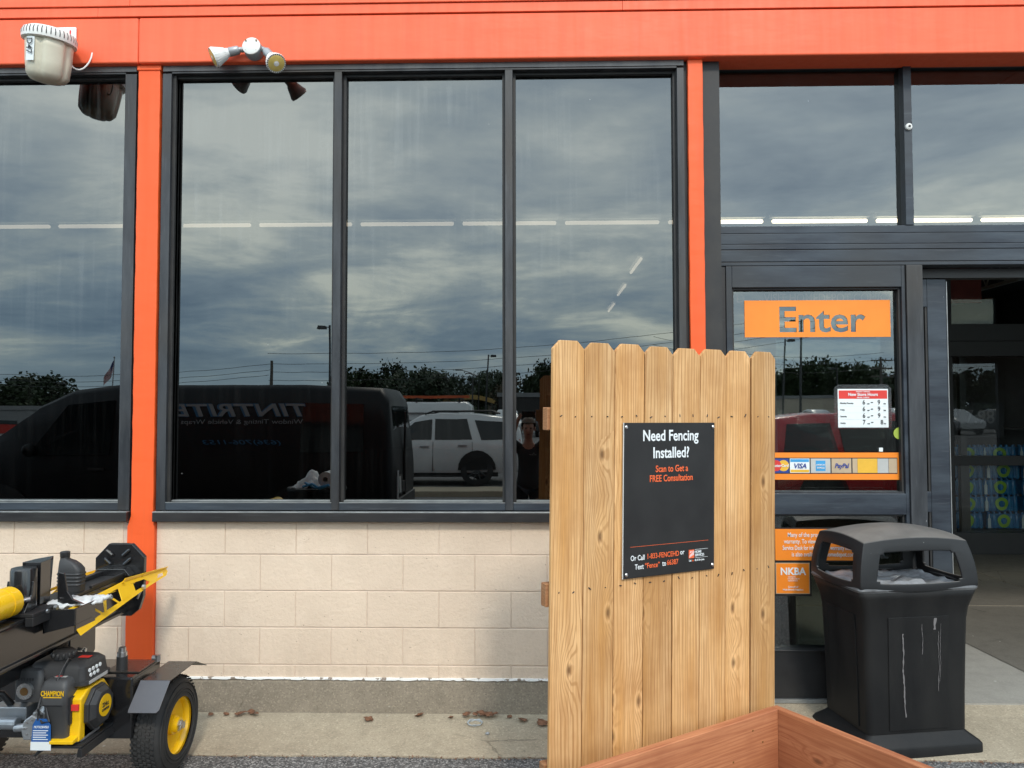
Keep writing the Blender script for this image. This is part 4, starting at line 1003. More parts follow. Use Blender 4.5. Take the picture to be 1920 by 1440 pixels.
b = MB(); b.tube([(.02, -.19, .66), (.09, -.19, .65), (.12, -.19, .60), (.12, -.19, .48), (.08, -.19, .44), (.0, -.19, .44)], .015, 10); b.build('hose', M['machine_grey'], mc, smooth=True)

# ---------------------------------------------------------------- small litter on the apron
b = MB()
for k in range(4):
    r = .036 + k * .0022; pts = [(r * math.cos(a * .2), r * .95 * math.sin(a * .2), .004 + k * .002 + .003 * math.sin(a + k)) for a in range(32)]
    b.tube(pts, .0016, 6)
o = b.build('tape_ring', M['wire'], None, smooth=True); o.location = (-.295, -.115, .036); tag(o, 'loose ring of pale blue plastic strapping on the apron beside dry leaves', 'strapping')
b = MB(); b.ball((0, 0, .008), .012, 8, (1, .8, .7)); o = b.build('pebble', M['galv'], None); o.location = (-.221, -.221, .022); tag(o, 'small grey pebble on the concrete apron in front of the strapping ring', 'pebble')
lrnd = random.Random(31)
def leaf_mesh(seed, s):
    r = random.Random(seed); b = MB(); n_ = 11; g = []
    for i in range(n_):
        t = i / (n_ - 1); w = math.sin(math.pi * t ** .8) * .42 * (1 + .25 * math.sin(i * 2.1 + seed)); curl = .35 * r.uniform(.4, 1)
        row = [(t * s - s / 2, k * w * s, (abs(k) ** 2) * curl * s * .28 + .06 * s * math.sin(t * 5 + seed)) for k in (-1, -.5, 0, .5, 1)]
        g.append(b.verts(row))
    for a, c in zip(g, g[1:]):
        for k in range(4): b.face([a[k], a[k + 1], c[k + 1], c[k]])
    return b
leafpos = [(-1.775, -.05, 'curled brown leaf against the foundation just right of the splitter wheel', 'leaves beside the wheel'), (-1.69, -.045, None, None), (-1.62, -.06, None, None), (-1.60, -.045, None, None), (-1.545, -.04, None, None), (-1.52, -.055, None, None), (-1.56, -.03, None, None),
           (-.881, -.085, 'single small brown leaf below the middle of the block wall', None), (-.611, -.04, 'reddish dry leaf lying alone between the middle leaf and the strapping ring', None), (-.431, -.06, 'tiny dry leaf scrap just left of the strapping ring', None),
           (-.345, -.05, 'dry brown leaf heaped at the foundation behind the strapping ring', 'leaves behind the strapping ring'), (-.30, -.05, None, 'r'), (-.26, -.045, None, 'r'), (-.22, -.05, None, 'r'), (-.27, -.035, None, 'r'), (-.19, -.045, None, 'r'),
           (-.109, -.05, 'brown leaf scrap between the leaf heap and the fence', None), (-.035, -.085, 'flat brown leaf a hand from the fence edge', None), (.075, -.115, 'largest round dry leaf right beside the fence', None)]
for i, (x, y, lab, gr) in enumerate(leafpos):
    s = .034 + .03 * lrnd.random()
    if i == 18: s = .075
    if lab and 'tiny' in lab: s = .03
    if lab and 'scrap' in lab: s = .035
    o = leaf_mesh(i, s).build('dry_leaf', M['leaf_dry'], None, recalc=False, smooth='all'); sol = o.modifiers.new('thickness', 'SOLIDIFY'); sol.thickness = .0008
    o.location = (x, y, .048 + .106 * y + .008 + (.012 if 10 <= i < 16 else 0) + (.008 if 1 < i < 7 else 0)); o.rotation_euler = (lrnd.uniform(-.3, .3), lrnd.uniform(-.3, .3), lrnd.uniform(0, 6.28))
    if i < 7: lab, gr = 'curled brown leaf in the row against the foundation just right of the splitter wheel', 'leaves beside the splitter wheel'
    elif 10 <= i < 16: lab, gr = 'dry brown leaf in the heap at the foundation behind the strapping ring', 'leaves behind the strapping ring'
    tag(o, lab, 'leaf', gr)

# ---------------------------------------------------------------- log splitter
sp = thing('log_splitter', 'black and yellow wheeled log splitter with engine parked by the orange column', 'log splitter', (-2.1, -0.9, 0))
def S(mb, name, mat, parent=None, **k): return mb.build(name, mat, parent or sp, offset=(2.1, 0.9, 0), **k)
def ST(lines, mat, parent=None):
    o = text_mesh(lines, 'lettering', mat, parent or sp); o.data.transform(Matrix.Translation((2.1, .9, 0))); return o
BX = -2.118; zt, zb = .893, .712
b = MB(); I = [(-.064, zt), (.064, zt), (.064, zt - .014), (.006, zt - .018), (.006, zb + .018), (.064, zb + .014), (.064, zb), (-.064, zb), (-.064, zb + .014), (-.006, zb + .018), (-.006, zt - .018), (-.064, zt - .014)]
I = [(-.064, zt), (.064, zt), (.064, zt - .014), (.052, zt - .020), (.052, zb + .020), (.064, zb + .014), (.064, zb), (-.064, zb), (-.064, zb + .014), (-.052, zb + .02), (-.052, zt - .02), (-.064, zt - .014)]
b.prism([(BX + x, z) for x, z in I], 'y', -2.5, -.405); S(b, 'beam', M['black_paint'], bevel=.003)
b = MB(); b.box(BX - .062, BX + .062, -1.0, -.42, zt + .001, zt + .013); S(b, 'wear_plate', M['black_flat'], bevel=.002)
b = MB(); b.box(BX - .072, BX - .045, -.74, -.42, zt + .014, zt + .034); b.box(BX + .05, BX + .068, -.74, -.42, zt + .014, zt + .026); S(b, 'slide_rail', M['black_flat'], bevel=.003)
# foot plate
oct_ = [(-2.229, .985), (-2.160, 1.058), (-2.042, 1.058), (-1.975, .990), (-1.978, .79), (-2.0, .722), (-2.04, .690), (-2.19, .690), (-2.229, .76)]
b = MB(); b.prism(oct_, 'y', -.415, -.388); fpt = S(b, 'foot_plate', M['black_paint'], bevel=.003)
b = MB()
for (x0, z0, x1, z1) in ((-2.168, 1.028, -2.134, 1.000), (-2.085, .997, -2.05, 1.028), (-2.175, .985, -2.142, .955), (-2.078, .952, -2.042, .984)):
    b.tube([(x0, -.42, z0), (x0 * .9 + x1 * .1, -.424, z0 * .9 + z1 * .1), (x0 * .1 + x1 * .9, -.424, z0 * .1 + z1 * .9), (x1, -.42, z1)], [.006, .009, .009, .006], 8)
S(b, 'grip_ridge', M['black_paint'], fpt, smooth=True)
b = MB(); b.prism([(BX - .1, .905), (BX + .1, .905), (BX + .07, .94), (BX - .07, .94)], 'y', -.47, -.416); S(b, 'plate_gusset', M['black_paint'], bevel=.003)
# cylinder, push block and wedge
b = MB(); b.lathe((BX, -1.95, .962), (BX, -1.205, .962), [(0, .059), (.93, .059), (.93, .061), (.993, .061), (1, .056)], 32); S(b, 'hydraulic_cylinder', M['yellow'], smooth=True)
b = MB(); b.lathe((BX + .035, -1.205, .962), (BX + .055, -1.17, .962), [(0, .008), (.6, .008), (.6, .011), (1, .011)], 10); b.cyl((BX, -1.3, .962), (BX, -1.12, .962), .022, n=16); S(b, 'piston_rod', M['steel'], smooth=True)
b = MB()
b.loft([rsect(r, r * .9, r * .85, z, 5, BX, -1.125) for r, z in ((.05, .885), (.05, 1.072), (.046, 1.082))]); S(b, 'push_block', M['black_paint'], smooth=True)
b = MB(); b.box(BX - .1, BX + .1, -1.21, -1.05, .896, .912); b.box(BX - .1, BX - .066, -1.21, -1.05, .86, .896); b.box(BX + .066, BX + .1, -1.21, -1.05, .86, .896); S(b, 'push_base', M['black_flat'], bevel=.003)
for sx in (-1, 1):
    b = MB(); b.prism([(-1.2, .913), (-1.13, .913), (-1.13, 1.02), (-1.145, 1.03), (-1.155, .975)], 'x', BX + sx * .052 - .004, BX + sx * .052 + .004)
    S(b, 'brace', M['black_paint'], bevel=.002)
b = MB(); b.loft([[(BX - .04, -1.078, z), (BX + .04, -1.078, z), (BX + .032, -1.0, z), (BX, -.93 - (1.085 - z) * .15, z), (BX - .032, -1.0, z)] for z in (.915, 1.095)]); S(b, 'wedge', M['black_paint'], bevel=.002)
b = MB(); b.lathe((BX + .105, -1.08, .905), (BX + .118, -1.08, .905), [(0, .011), (1, .011)], 6); b.cyl((BX + .105, -1.13, .903), (BX + .112, -1.13, .903), .009, n=6); S(b, 'bolt', M['steel'])
# stripper brackets either side of the beam
def stripper(s):
    X0 = BX + s * .068; X1 = BX + s * .205
    b = MB()
    b.prism([(-1.10, .80), (-.97, .80), (-.97, .895), (-1.10, .895)], 'x', X0, X0 + s * .008)
    b.prism([(X0, .800), (X1, .835), (X1, .905), (X0 + s * .01, .898)], 'y', -1.10, -1.094)
    b.prism([(X0, .80), (X1, .835), (X1, .84), (X0, .806)], 'y', -1.093, -.97)
    b.prism([(X1 - s * .006, .80), (X1, .80), (X1, .905), (X1 - s * .006, .905)], 'y', -1.093, -.95)
    o = S(b, 'stripper_bracket', M['black_paint'], bevel=.002)
    if s < 0: return
    b = MB(); L = [(X1 - s * .01, .905), (X1 - s * .06, .925), (X1 - s * .085, .96), (X1 - s * .10, 1.035), (X1 - s * .125, 1.04), (X1 - s * .127, .905)]
    b.prism(L, 'y', -1.02, -1.01); S(b, 'stripper_fin', M['black_paint'], o, bevel=.002)
stripper(1); stripper(-1)
# yellow log cradles with triangular cut outs
def cradle(s):
    Xc = BX + s * .185
    def P(y, z, off=0.0): return (Xc + s * off, y, z)
    b = MB()
    def plate(p, q, w0, w1=None):
        """flat bar in the tilted side plate, p,q=(y,z)"""
        w1 = w1 or w0; d = Vector((q[0] - p[0], q[1] - p[1])); nrm = Vector((-d.y, d.x)).normalized()
        a = [(p[0] - nrm.x * w0, p[1] - nrm.y * w0), (q[0] - nrm.x * w1, q[1] - nrm.y * w1), (q[0] + nrm.x * w1, q[1] + nrm.y * w1), (p[0] + nrm.x * w0, p[1] + nrm.y * w0)]
        b.prism(a, 'x', Xc - .002, Xc + .002)
    def pl(L): b.prism(L, 'x', Xc - .002, Xc + .002)
    # near panel: lower bar, upper bar, struts between
    pl([(-1.085, .790), (-.62, .832), (-.62, .845), (-1.085, .812)])
    pl([(-1.085, .888), (-.60, .905), (-.60, .892), (-1.085, .874)])
    pl([(-1.085, .812), (-1.02, .815), (-1.055, .876), (-1.085, .874)])
    pl([(-1.0, .817), (-.985, .818), (-.935, .879), (-.955, .879)])
    pl([(-.885, .825), (-.87, .826), (-.925, .880), (-.945, .879)])
    pl([(-.86, .826), (-.845, .827), (-.775, .886), (-.80, .885)])
    pl([(-.735, .836), (-.72, .837), (-.765, .886), (-.785, .886)])
    pl([(-.70, .837), (-.62, .842), (-.62, .894), (-.665, .890)])
    # far panel: narrowing rail with long slots
    pl([(-.62, .832), (-.42, .848), (-.42, .856), (-.62, .850)]); pl([(-.62, .850), (-.56, .852), (-.54, .884), (-.62, .892)])
    pl([(-.62, .905), (-.20, .884), (-.20, .874), (-.62, .889)]); pl([(-.42, .848), (-.24, .858), (-.24, .864), (-.42, .860)])
    pl([(-.40, .858), (-.33, .862), (-.30, .879), (-.44, .884)]); pl([(-.26, .863), (-.24, .858), (-.20, .874), (-.24, .880)])
    # folded lip along the top
    for (y0, z0, y1, z1) in ((-1.085, .888, -.60, .905), (-.60, .905, -.20, .884)):
        A = [P(y0, z0), P(y1, z1), P(y1, z1 - .012, -.045), P(y0, z0 - .014, -.045)]
        b.loft([A, [(p[0], p[1], p[2] + .003) for p in A]])
    A = [P(-.60, .905, .002), P(-.20, .884, .002), P(-.20, .898, .024), P(-.60, .922, .024)]
    b.loft([A, [(p[0] - s * .003, p[1], p[2] + .001) for p in A]])
    # inner tray with cut outs
    for k in range(6):
        y = -.95 + k * .085
        A = [P(y, .876, -.045), P(y + .03, .876, -.045), P(y + .055, .86, -.115), P(y + .025, .86, -.115)]
        b.loft([A, [(p[0], p[1], p[2] + .003) for p in A]])
    A = [P(-.98, .858, -.105), P(-.50, .870, -.105), P(-.50, .868, -.118), P(-.98, .856, -.118)]; b.loft([A, [(p[0], p[1], p[2] + .003) for p in A]])
    for v in b.bm.verts:
        if abs(v.co.x - Xc) < .03: v.co.x -= s * (v.co.z - .84) * .75
    o = S(b, 'log_cradle', M['yellow'], bevel=.001)
    b = MB(); b.cyl((Xc - s * .01, -.50, .845), (Xc - s * .03, -.50, .80), .006, n=8); b.lathe((Xc - s * .004, -.50, .858), (Xc + s * .008, -.50, .858), [(0, .012), (1, .012)], 6); S(b, 'cradle_bolt', M['steel'], o)
cradle(1); cradle(-1)
# pivot bracket and support strut under the beam
b = MB(); b.prism([(-.86, .712), (-.66, .712), (-.66, .60), (-.70, .565), (-.76, .56), (-.86, .62)], 'x', BX + .03, BX + .04); b.prism([(-.86, .712), (-.66, .712), (-.66, .60), (-.70, .565), (-.76, .56), (-.86, .62)], 'x', BX - .04, BX - .03)
S(b, 'pivot_bracket', M['black_paint'], bevel=.003)
b = MB(); b.tube([(BX + .048, -.80, .628), (BX + .052, -.775, .642), (BX + .052, -.75, .630), (BX + .052, -.775, .618), (BX + .052, -.80, .632), (BX + .052, -.825, .640)], .0035, 6); b.cyl((BX - .06, -.77, .63), (BX + .06, -.77, .63), .008, n=10); S(b, 'hitch_pin', M['steel'], smooth=True)
b = MB(); b.bar((BX - .075, -2.2, .62), (BX - .075, -.80, .635), .06, .06); S(b, 'tongue', M['black_paint'], bevel=.003)
b = MB(); b.box(BX - .02, BX + .02, -1.45, -1.41, .55, .72); b.box(BX - .03, BX + .03, -2.2, -2.14, .03, .71); b.box(BX - .09, BX + .09, -2.26, -2.08, .0, .03); S(b, 'support_leg', M['black_paint'], bevel=.002)
# tank and axle
b = MB(); b.box(-2.55, -1.79, -.86, -.60, .262, .535); tk = S(b, 'axle_tank', M['black_paint'], bevel=.008)
b = MB(); b.box(-1.955, -1.79, -.80, -.64, .5355, .541); S(b, 'tank_lid', M['fender_top'], tk, bevel=.002)
b = MB(); b.cyl((-1.893, -.76, .54), (-1.893, -.76, .60), .024, n=18); S(b, 'filler_neck', M['black_plastic'], tk, smooth=True)
b = MB(); b.lathe((-1.893, -.76, .598), (-1.893, -.76, .640), [(0, .022), (.5, .022), (.5, .017), (1, .016)], 12); S(b, 'filler_cap', M['steel'], tk)
b = MB(); b.cyl((-1.80, -.62, .228), (-2.6, -.62, .228), .02, n=12); S(b, 'axle', M['black_flat'])
b = MB(); b.lathe((-1.775, -.66, .545), (-1.775, -.66, .575), [(0, .014), (1, .014)], 6); b.lathe((-1.80, -.66, .56), (-1.775, -.66, .56), [(0, .012), (1, .012)], 8); S(b, 'fender_bolt', M['steel'])
# wheels
def wheel(xc, s):
    """s: side of the hub face"""
    r, w = .229, .072; yc, zc = -.62, .229
    def pr(t, rad): return (t, rad)
    prof = []
    for k in range(19):
        a = math.pi * k / 18; prof.append((.5 - .5 * math.cos(a), .128 + (r - .128 - .004) * (math.sin(a) ** .42)))
    b = MB(); b.lathe((xc - w, yc, zc), (xc + w, yc, zc), prof, 72, False)
    for rq in (.150, .165, .192): b.lathe((xc + s * (w - .004), yc, zc), (xc + s * (w + .0035 - (rq - .15) * .06), yc, zc), [(0, rq - .003), (1, rq - .002), (1, rq + .002), (0, rq + .003)], 72, False)
    t = S(b, 'wheel', M['rubber'], smooth=True)
    b = MB()
    for i in range(56):
        a0 = 2 * math.pi * i / 56
        for j in range(6):
            a = a0 + (.5 if j % 2 else 0) * 2 * math.pi / 56; xo = xc + (-.046 + j * .0184); hw_ = .0074
            da = .036; wv = .007 * (1 if (i % 2) else -1)
            ri, ro = r - .006, r + .0015 - .004 * (abs(j - 2.5) / 2.5) ** 3
            pts = []
            for (dx, aa) in ((-hw_, a - da), (hw_, a - da + .02), (hw_, a + da), (-hw_, a + da - .02)): pts.append((xo + dx, aa))
            lo = [(x, yc + ri * math.cos(q), zc + ri * math.sin(q)) for x, q in pts]; hi = [(x, yc + ro * math.cos(q), zc + ro * math.sin(q)) for x, q in pts]
            b.loft([lo, hi], False, True)
    S(b, 'tread', M['rubber'], t)
    b = MB(); x0 = xc + s * .058
    b.lathe((x0, yc, zc), (x0 - s * .05, yc, zc), [(0, .138), (.0, .128), (.12, .122), (.55, .118), (.8, .09), (.86, .05), (.86, .045), (.86, .0)], 48, False)
    b.lathe((x0 + s * .002, yc, zc), (x0 - s * .004, yc, zc), [(0, .140), (.5, .143), (1, .138)], 48, False)
    rim = S(b, 'rim', M['yellow'], t, smooth=True)
    b = MB(); b.lathe((x0 - s * .042, yc, zc), (x0 + s * .012, yc, zc), [(0, .046), (.6, .043), (.62, .036), (1, .034)], 24); S(b, 'hub', M['yellow'], t, smooth=True)
    b = MB(); b.lathe((x0 + s * .012, yc, zc), (x0 + s * .032, yc, zc), [(0, .024), (.4, .024), (.4, .018), (1, .017)], 6); b.cyl((x0 + s * .022, yc - .04, zc - .012), (x0 + s * .022, yc + .035, zc + .006), .0025, n=6)
    S(b, 'axle_nut', M['steel'], t)
    return t
wheel(-1.752, 1); wheel(-2.69, -1)
# fender
b = MB()
def sheet(P): 
    n_ = (Vector(P[1]) - Vector(P[0])).cross(Vector(P[2]) - Vector(P[0])).normalized() * .003
    b.loft([P, [tuple(Vector(p) - n_) for p in P]])
xa, xb = -1.768, -1.632
sheet([(xa, -.825, .513), (xb, -.825, .513), (xb, -.565, .513), (xa, -.565, .513)]); fd = S(b, 'fender', M['fender_top'], bevel=.001)
b = MB(); sheet([(xa, -.828, .512), (xb, -.828, .512), (xb - .008, -.912, .412), (xb - .018, -.920, .402), (xa - .008, -.920, .402), (xa - .01, -.912, .412)]); S(b, 'front_flap', M['fender_paint'], fd, bevel=.001)
b = MB(); sheet([(xa, -.562, .512), (xb, -.562, .512), (xb, -.44, .455), (xa, -.44, .455)]); S(b, 'rear_flap', M['fender_top'], fd, bevel=.001)
b = MB()
for q in (.2, .5, .8): b.cyl((xb - .03, -.562 + .12 * q, .5135 - .057 * q), (xb - .03, -.562 + .12 * q, .511 - .057 * q), .003, n=6)
S(b, 'rivet', M['steel'], fd)
# engine
en_ = None
b = MB(); b.box(-2.055, -1.875, -1.10, -.8, .325, .336); b.prism([(-2.055, .324), (-2.04, .324), (-2.04, .318), (-2.068, .292), (-2.08, .292)], 'y', -1.10, -.8); b.prism([(-1.89, .324), (-1.875, .324), (-1.868, .290), (-1.895, .290)], 'y', -1.10, -.8); S(b, 'engine_plate', M['black_flat'], bevel=.003)
b = MB(); b.loft([rsect(.105, .085, .03, z, 4, -2.0, -.99) for z in (.336, .42)] + [rsect(.085, .075, .03, .50, 4, -2.0, -.97)])
b.loft([[(-2.125, y, .40 + dz) for y, dz in ((-1.06, -.02), (-1.04, .05), (-.97, .07), (-.92, .04), (-.92, -.05), (-1.02, -.06))], [(-2.06, y, .40 + dz) for y, dz in ((-1.08, -.02), (-1.05, .06), (-.96, .08), (-.90, .05), (-.90, -.06), (-1.02, -.07))]])
cr_ = S(b, 'crankcase', M['cast'], bevel=.006)
b = MB(); b.loft([[(-2.12, -1.105, .36), (-2.055, -1.105, .36), (-2.04, -1.105, .40), (-2.045, -1.105, .445), (-2.085, -1.105, .465), (-2.12, -1.105, .44), (-2.13, -1.105, .40)], [(-2.12, -1.05, .36), (-2.055, -1.05, .36), (-2.04, -1.05, .40), (-2.045, -1.05, .445), (-2.085, -1.05, .465), (-2.12, -1.05, .44), (-2.13, -1.05, .40)]])
S(b, 'valve_cover', M['cast'], cr_, bevel=.006)
b = MB()
for i in range(8): a = i * .785; b.cyl((-2.083 + .028 * math.cos(a), -1.106, .41 + .034 * math.sin(a)), (-2.083 + .028 * math.cos(a), -1.109, .41 + .034 * math.sin(a)), .004, n=6)
S(b, 'cover_bolt', M['steel'], cr_)
b = MB(); b.cyl((-2.085, -1.07, .34), (-2.085, -1.085, .335), .018, n=10); S(b, 'drain_plug', M['yellow'], cr_)
# pump and hose fittings at the left
b = MB(); b.box(-2.30, -2.145, -1.05, -.97, .42, .475); b.cyl((-2.24, -1.08, .42), (-2.16, -1.08, .42), .024, n=14); b.cyl((-2.165, -1.09, .405), (-2.10, -1.09, .412), .017, n=8); S(b, 'hydraulic_pump', M['cast'], bevel=.004)
# air cleaner with maker's name
b = MB()
rings = [rsect(w, d, .018, z, 4, cx_, cy_) for z, w, d, cx_, cy_ in ((.352, .044, .05, -1.985, -1.05), (.365, .049, .058, -1.985, -1.045), (.50, .05, .066, -1.99, -1.04), (.505, .056, .075, -1.995, -1.035), (.575, .056, .075, -1.995, -1.035), (.598, .05, .068, -1.995, -1.03), (.606, .04, .056, -1.995, -1.03))]
b.loft(rings); ac = S(b, 'air_cleaner', M['grey_plastic'], smooth=True)
b = MB(); b.box(-2.035, -1.955, -1.1105, -1.1095, .504, .508); S(b, 'seam', M['ink_black'], ac)
ST([('CHAMPION', -1.995, -1.1115, .546, .022, .62, .03, 'CENTER')], M['yellow'], ac)
b = MB(); b.box(-2.034, -1.956, -1.1112, -1.1106, .538, .542); S(b, 'name_underline', M['yellow'], ac)
b = MB(); b.box(-2.02, -1.97, -1.06, -1.01, .6062, .607); S(b, 'warning_sticker', M['print_grey'], ac); 
b = MB(); b.box(-2.018, -1.99, -1.055, -1.03, .6072, .6078); S(b, 'warning_mark', M['sign_red'], ac)
b = MB(); b.cyl((-2.0, -1.035, .607), (-2.0, -1.035, .618), .006, n=10); S(b, 'knob', M['steel'], ac)
b = MB(); b.cyl((-1.967, -1.096, .405), (-1.967, -1.102, .405), .012, n=14); S(b, 'choke_recess', M['ink_black'], ac)
# fuel tank
b = MB(); rings = [rsect(w, d, .03, z, 5, -2.03, -.95) for z, w, d in ((.556, .130, .092), (.566, .142, .105), (.580, .142, .105), (.583, .132, .097), (.636, .126, .092), (.654, .108, .076), (.660, .09, .058))]
b.loft(rings); ft = S(b, 'fuel_tank', M['black_plastic'], smooth=True)
b = MB(); b.lathe((-2.03, -.98, .655), (-2.03, -.98, .700), [(0, .034), (.25, .034), (.25, .043), (.85, .043), (1, .034)], 24)
for i in range(12): a = i * math.pi / 6; b.ball((-2.03 + .043 * math.cos(a), -.98 + .043 * math.sin(a), .681), .008, 8, (1, 1, 1.6))
S(b, 'fuel_cap', M['black_plastic'], ft, smooth=True)
b = MB(); b.box(-1.975, -1.925, -.97, -.94, .6605, .661); S(b, 'tank_sticker', M['sign_red'], ft)
b = MB()
for i in range(4): b.cyl((-1.902, -1.005 + i * .026, .618), (-1.8985, -1.005 + i * .026, .618), .0085, n=12)
for i in range(3): b.cyl((-1.8995, -1.0 + i * .026, .597), (-1.896, -1.0 + i * .026, .597), .0085, n=12)
S(b, 'tank_icons', M['ink_white'], ft)
b = MB(); b.prism([(-1.03, .566), (-.89, .566), (-.89, .580), (-1.03, .580)], 'x', -1.8879, -1.8868); S(b, 'tank_text_strip', M['print_grey'], ft)
b = MB(); b.tube([(-1.985, -1.0, .66), (-1.98, -1.03, .675), (-1.985, -1.06, .645), (-1.99, -1.09, .60)], .004, 8); S(b, 'hose', M['ink_black'], ft, smooth=True)
# muffler
b = MB(); b.loft([rsect(.062, .05, .022, z, 4, -2.13, -1.02) for z in (.505, .53, .60)] + [rsect(.05, .042, .02, .632, 4, -2.13, -1.02), rsect(.04, .034, .018, .638, 4, -2.13, -1.02)]); mf = S(b, 'muffler', M['grey_plastic'], smooth=True)
b = MB(); b.lathe((-2.135, -1.069, .553), (-2.135, -1.082, .553), [(0, .036), (1, .034)], 24); S(b, 'exhaust_ring', M['steel'], mf)
b = MB(); b.cyl((-2.135, -1.0825, .553), (-2.135, -1.084, .553), .017, n=18); S(b, 'exhaust_hole', M['rust'], mf)
b = MB()
for i in range(6): b.box(-2.168 + i * .012, -2.163 + i * .012, -1.0715, -1.0703, .594, .606)
S(b, 'heat_slot', M['ink_black'], mf); b = MB()
for i in range(9): b.box(-2.0678, -2.0665, -1.055 + i * .0085, -1.051 + i * .0085, .59, .605)
S(b, 'heat_slot', M['ink_black'], mf)
# blower shroud and recoil starter
b = MB(); L = [(-1.085, .345), (-.90, .345), (-.86, .40), (-.86, .50), (-.90, .548), (-1.02, .548), (-1.075, .52), (-1.075, .43)]
b.prism(L, 'x', -1.945, -1.895); bs = S(b, 'blower_shroud', M['yellow'], bevel=.006)
b = MB(); b.prism([(-1.12, .350), (-1.06, .350), (-1.06, .375), (-1.12, .365)], 'x', -2.0, -1.90); S(b, 'shroud_foot', M['yellow'], bs, bevel=.003)
b = MB(); C = (-.965, .452)
for (x0, x1, r0, r1) in ((-1.8945, -1.875, .098, .096), (-1.875, -1.853, .090, .070)):
    b.loft([[(x0, C[0] + r0 * math.cos(a * math.pi / 4 + .39), C[1] + r0 * math.sin(a * math.pi / 4 + .39)) for a in range(8)], [(x1, C[0] + r1 * math.cos(a * math.pi / 4 + .39), C[1] + r1 * math.sin(a * math.pi / 4 + .39)) for a in range(8)]])
rc = S(b, 'recoil_starter', M['black_plastic'], bevel=.004)
b = MB(); b.cyl((-1.853, C[0], C[1] + .003), (-1.851, C[0], C[1] + .003), .046, n=28); S(b, 'round_label', M['yellow'], rc)
o = text_mesh([('224cc', 0, 0, 0, .020, .75, .02, 'CENTER', 0, (R(90), 0, R(90))), ('CHAMPION', 0, 0, -.018, .011, .7, .02, 'CENTER', 0, (R(90), 0, R(90)))], 'lettering', M['ink_black'], rc, loc=(-1.8503 + 2.1, C[0] + .9, C[1] + .0))
b = MB()
for i in range(6): b.prism([(-1.02 + i * .02, .533 - .004 * abs(i - 2.5)), (-1.012 + i * .02, .533 - .004 * abs(i - 2.5)), (-1.012 + i * .02, .515), (-1.02 + i * .02, .515)], 'x', -1.8745, -1.873)
S(b, 'vent_slot', M['ink_black'], rc)
b = MB(); b.box(-1.93, -1.90, -1.085, -1.077, .475, .50); S(b, 'engine_switch', M['sign_red'], bs)
b = MB(); b.box(-1.958, -1.93, -1.09, -1.06, .42, .53); b.tube([(-2.06, -1.1, .47), (-2.03, -1.12, .44), (-2.0, -1.12, .445), (-2.03, -1.1, .50)], .005, 8); S(b, 'throttle_linkage', M['ink_black'])
b = MB(); b.tube([(-2.23, -1.02, .475), (-2.25, -1.05, .53), (-2.31, -1.10, .56), (-2.42, -1.15, .62), (-2.5, -1.3, .75)], .014, 10); S(b, 'hydraulic_hose', M['black_flat'], smooth=True)
b = MB(); b.tube([(-2.19, -.99, .47), (-2.20, -1.0, .52), (-2.22, -.93, .56), (-2.25, -.85, .60), (-2.22, -.78, .68)], .014, 10); S(b, 'hydraulic_hose', M['black_flat'], smooth=True)
b = MB(); b.tube([(-2.05, -1.108, .46), (-2.045, -1.125, .50), (-2.05, -1.10, .535), (-2.075, -1.06, .53)], .0045, 8); b.cyl((-2.05, -1.112, .447), (-2.05, -1.108, .468), .008, n=10); S(b, 'spark_lead', M['ink_black'], smooth=True)
b = MB()
for yb in (-1.08, -.86): b.lathe((-1.95, yb, .336), (-1.95, yb, .346), [(0, .010), (1, .010)], 6); b.lathe((-2.04, yb, .336), (-2.04, yb, .346), [(0, .010), (1, .010)], 6)
S(b, 'mount_bolt', M['steel'])
# things carried by the splitter
bt = thing('oil_bottle', 'black plastic oil bottle standing on the beam of the log splitter', 'bottle', (-2.115, -.80, .906))
b = MB(); rings = []
for z, w, d, cx_ in ((0, .052, .03, 0), (.006, .055, .032, 0), (.09, .055, .032, 0), (.105, .054, .031, 0), (.125, .045, .027, -.008), (.14, .034, .022, -.018), (.148, .022, .019, -.028), (.152, .018, .017, -.032), (.16, .018, .017, -.032)):
    rings.append(rsect(w, d, min(w, d) * .7, z, 5, cx_, 0))
b.loft(rings); b.build('bottle_body', M['black_plastic'], bt, smooth=True)
b = MB()
for k in range(4): b.loft([rsect(w, d, .02, z, 5) for w, d, z in ((.0555, .0325, .03 + k * .016), (.0575, .0345, .035 + k * .016), (.0555, .0325, .040 + k * .016))], False, False)
b.build('grip_rib', M['black_plastic'], bt, smooth=True)
b = MB(); b.lathe((-.032, 0, .158), (-.032, 0, .184), [(0, .019), (.1, .021), (.9, .021), (1, .018)], 24); b.build('bottle_cap', M['black_flat'], bt, smooth=True)
b = MB(); g = {}
for i in range(25):
    for j in range(15):
        u, w = i / 24, j / 14
        taper = 1 - .55 * max(0, u - .45) ** 1.2
        x = -2.06 + .165 * u * 1.0 + .03 * mnoise.noise((u * 4, w * 3, 2)); y = -1.065 + .165 * w * taper + .10 * u
        z = .916 + .012 * mnoise.noise((u * 6, w * 5, 0)) + .008 * mnoise.noise((u * 15, w * 13, 3)) - .012 * u - .010 * (abs(w - .5) * 2) ** 3
        g[i, j] = b.bm.verts.new((x, y, z))
for i in range(24):
    for j in range(14): b.face([g[i, j], g[i + 1, j], g[i + 1, j + 1], g[i, j + 1]])
o = b.build('manual_bag', M['paper'], None, smooth='all'); so = o.modifiers.new('thickness', 'SOLIDIFY'); so.thickness = .012
tag(o, 'crumpled white papers in a clear bag lying on the log splitter cradle', 'paper bag')
text_mesh([('MANUAL', -2.02, -1.03, .931, .014, .8, .02, 'LEFT', 0, (R(6), R(4), R(52)))], 'print', M['ink_grey'], o)
tg_ = thing('hang_tag', 'blue and white notice tag hanging from the splitter engine', 'tag', (-2.035, -1.118, .325))
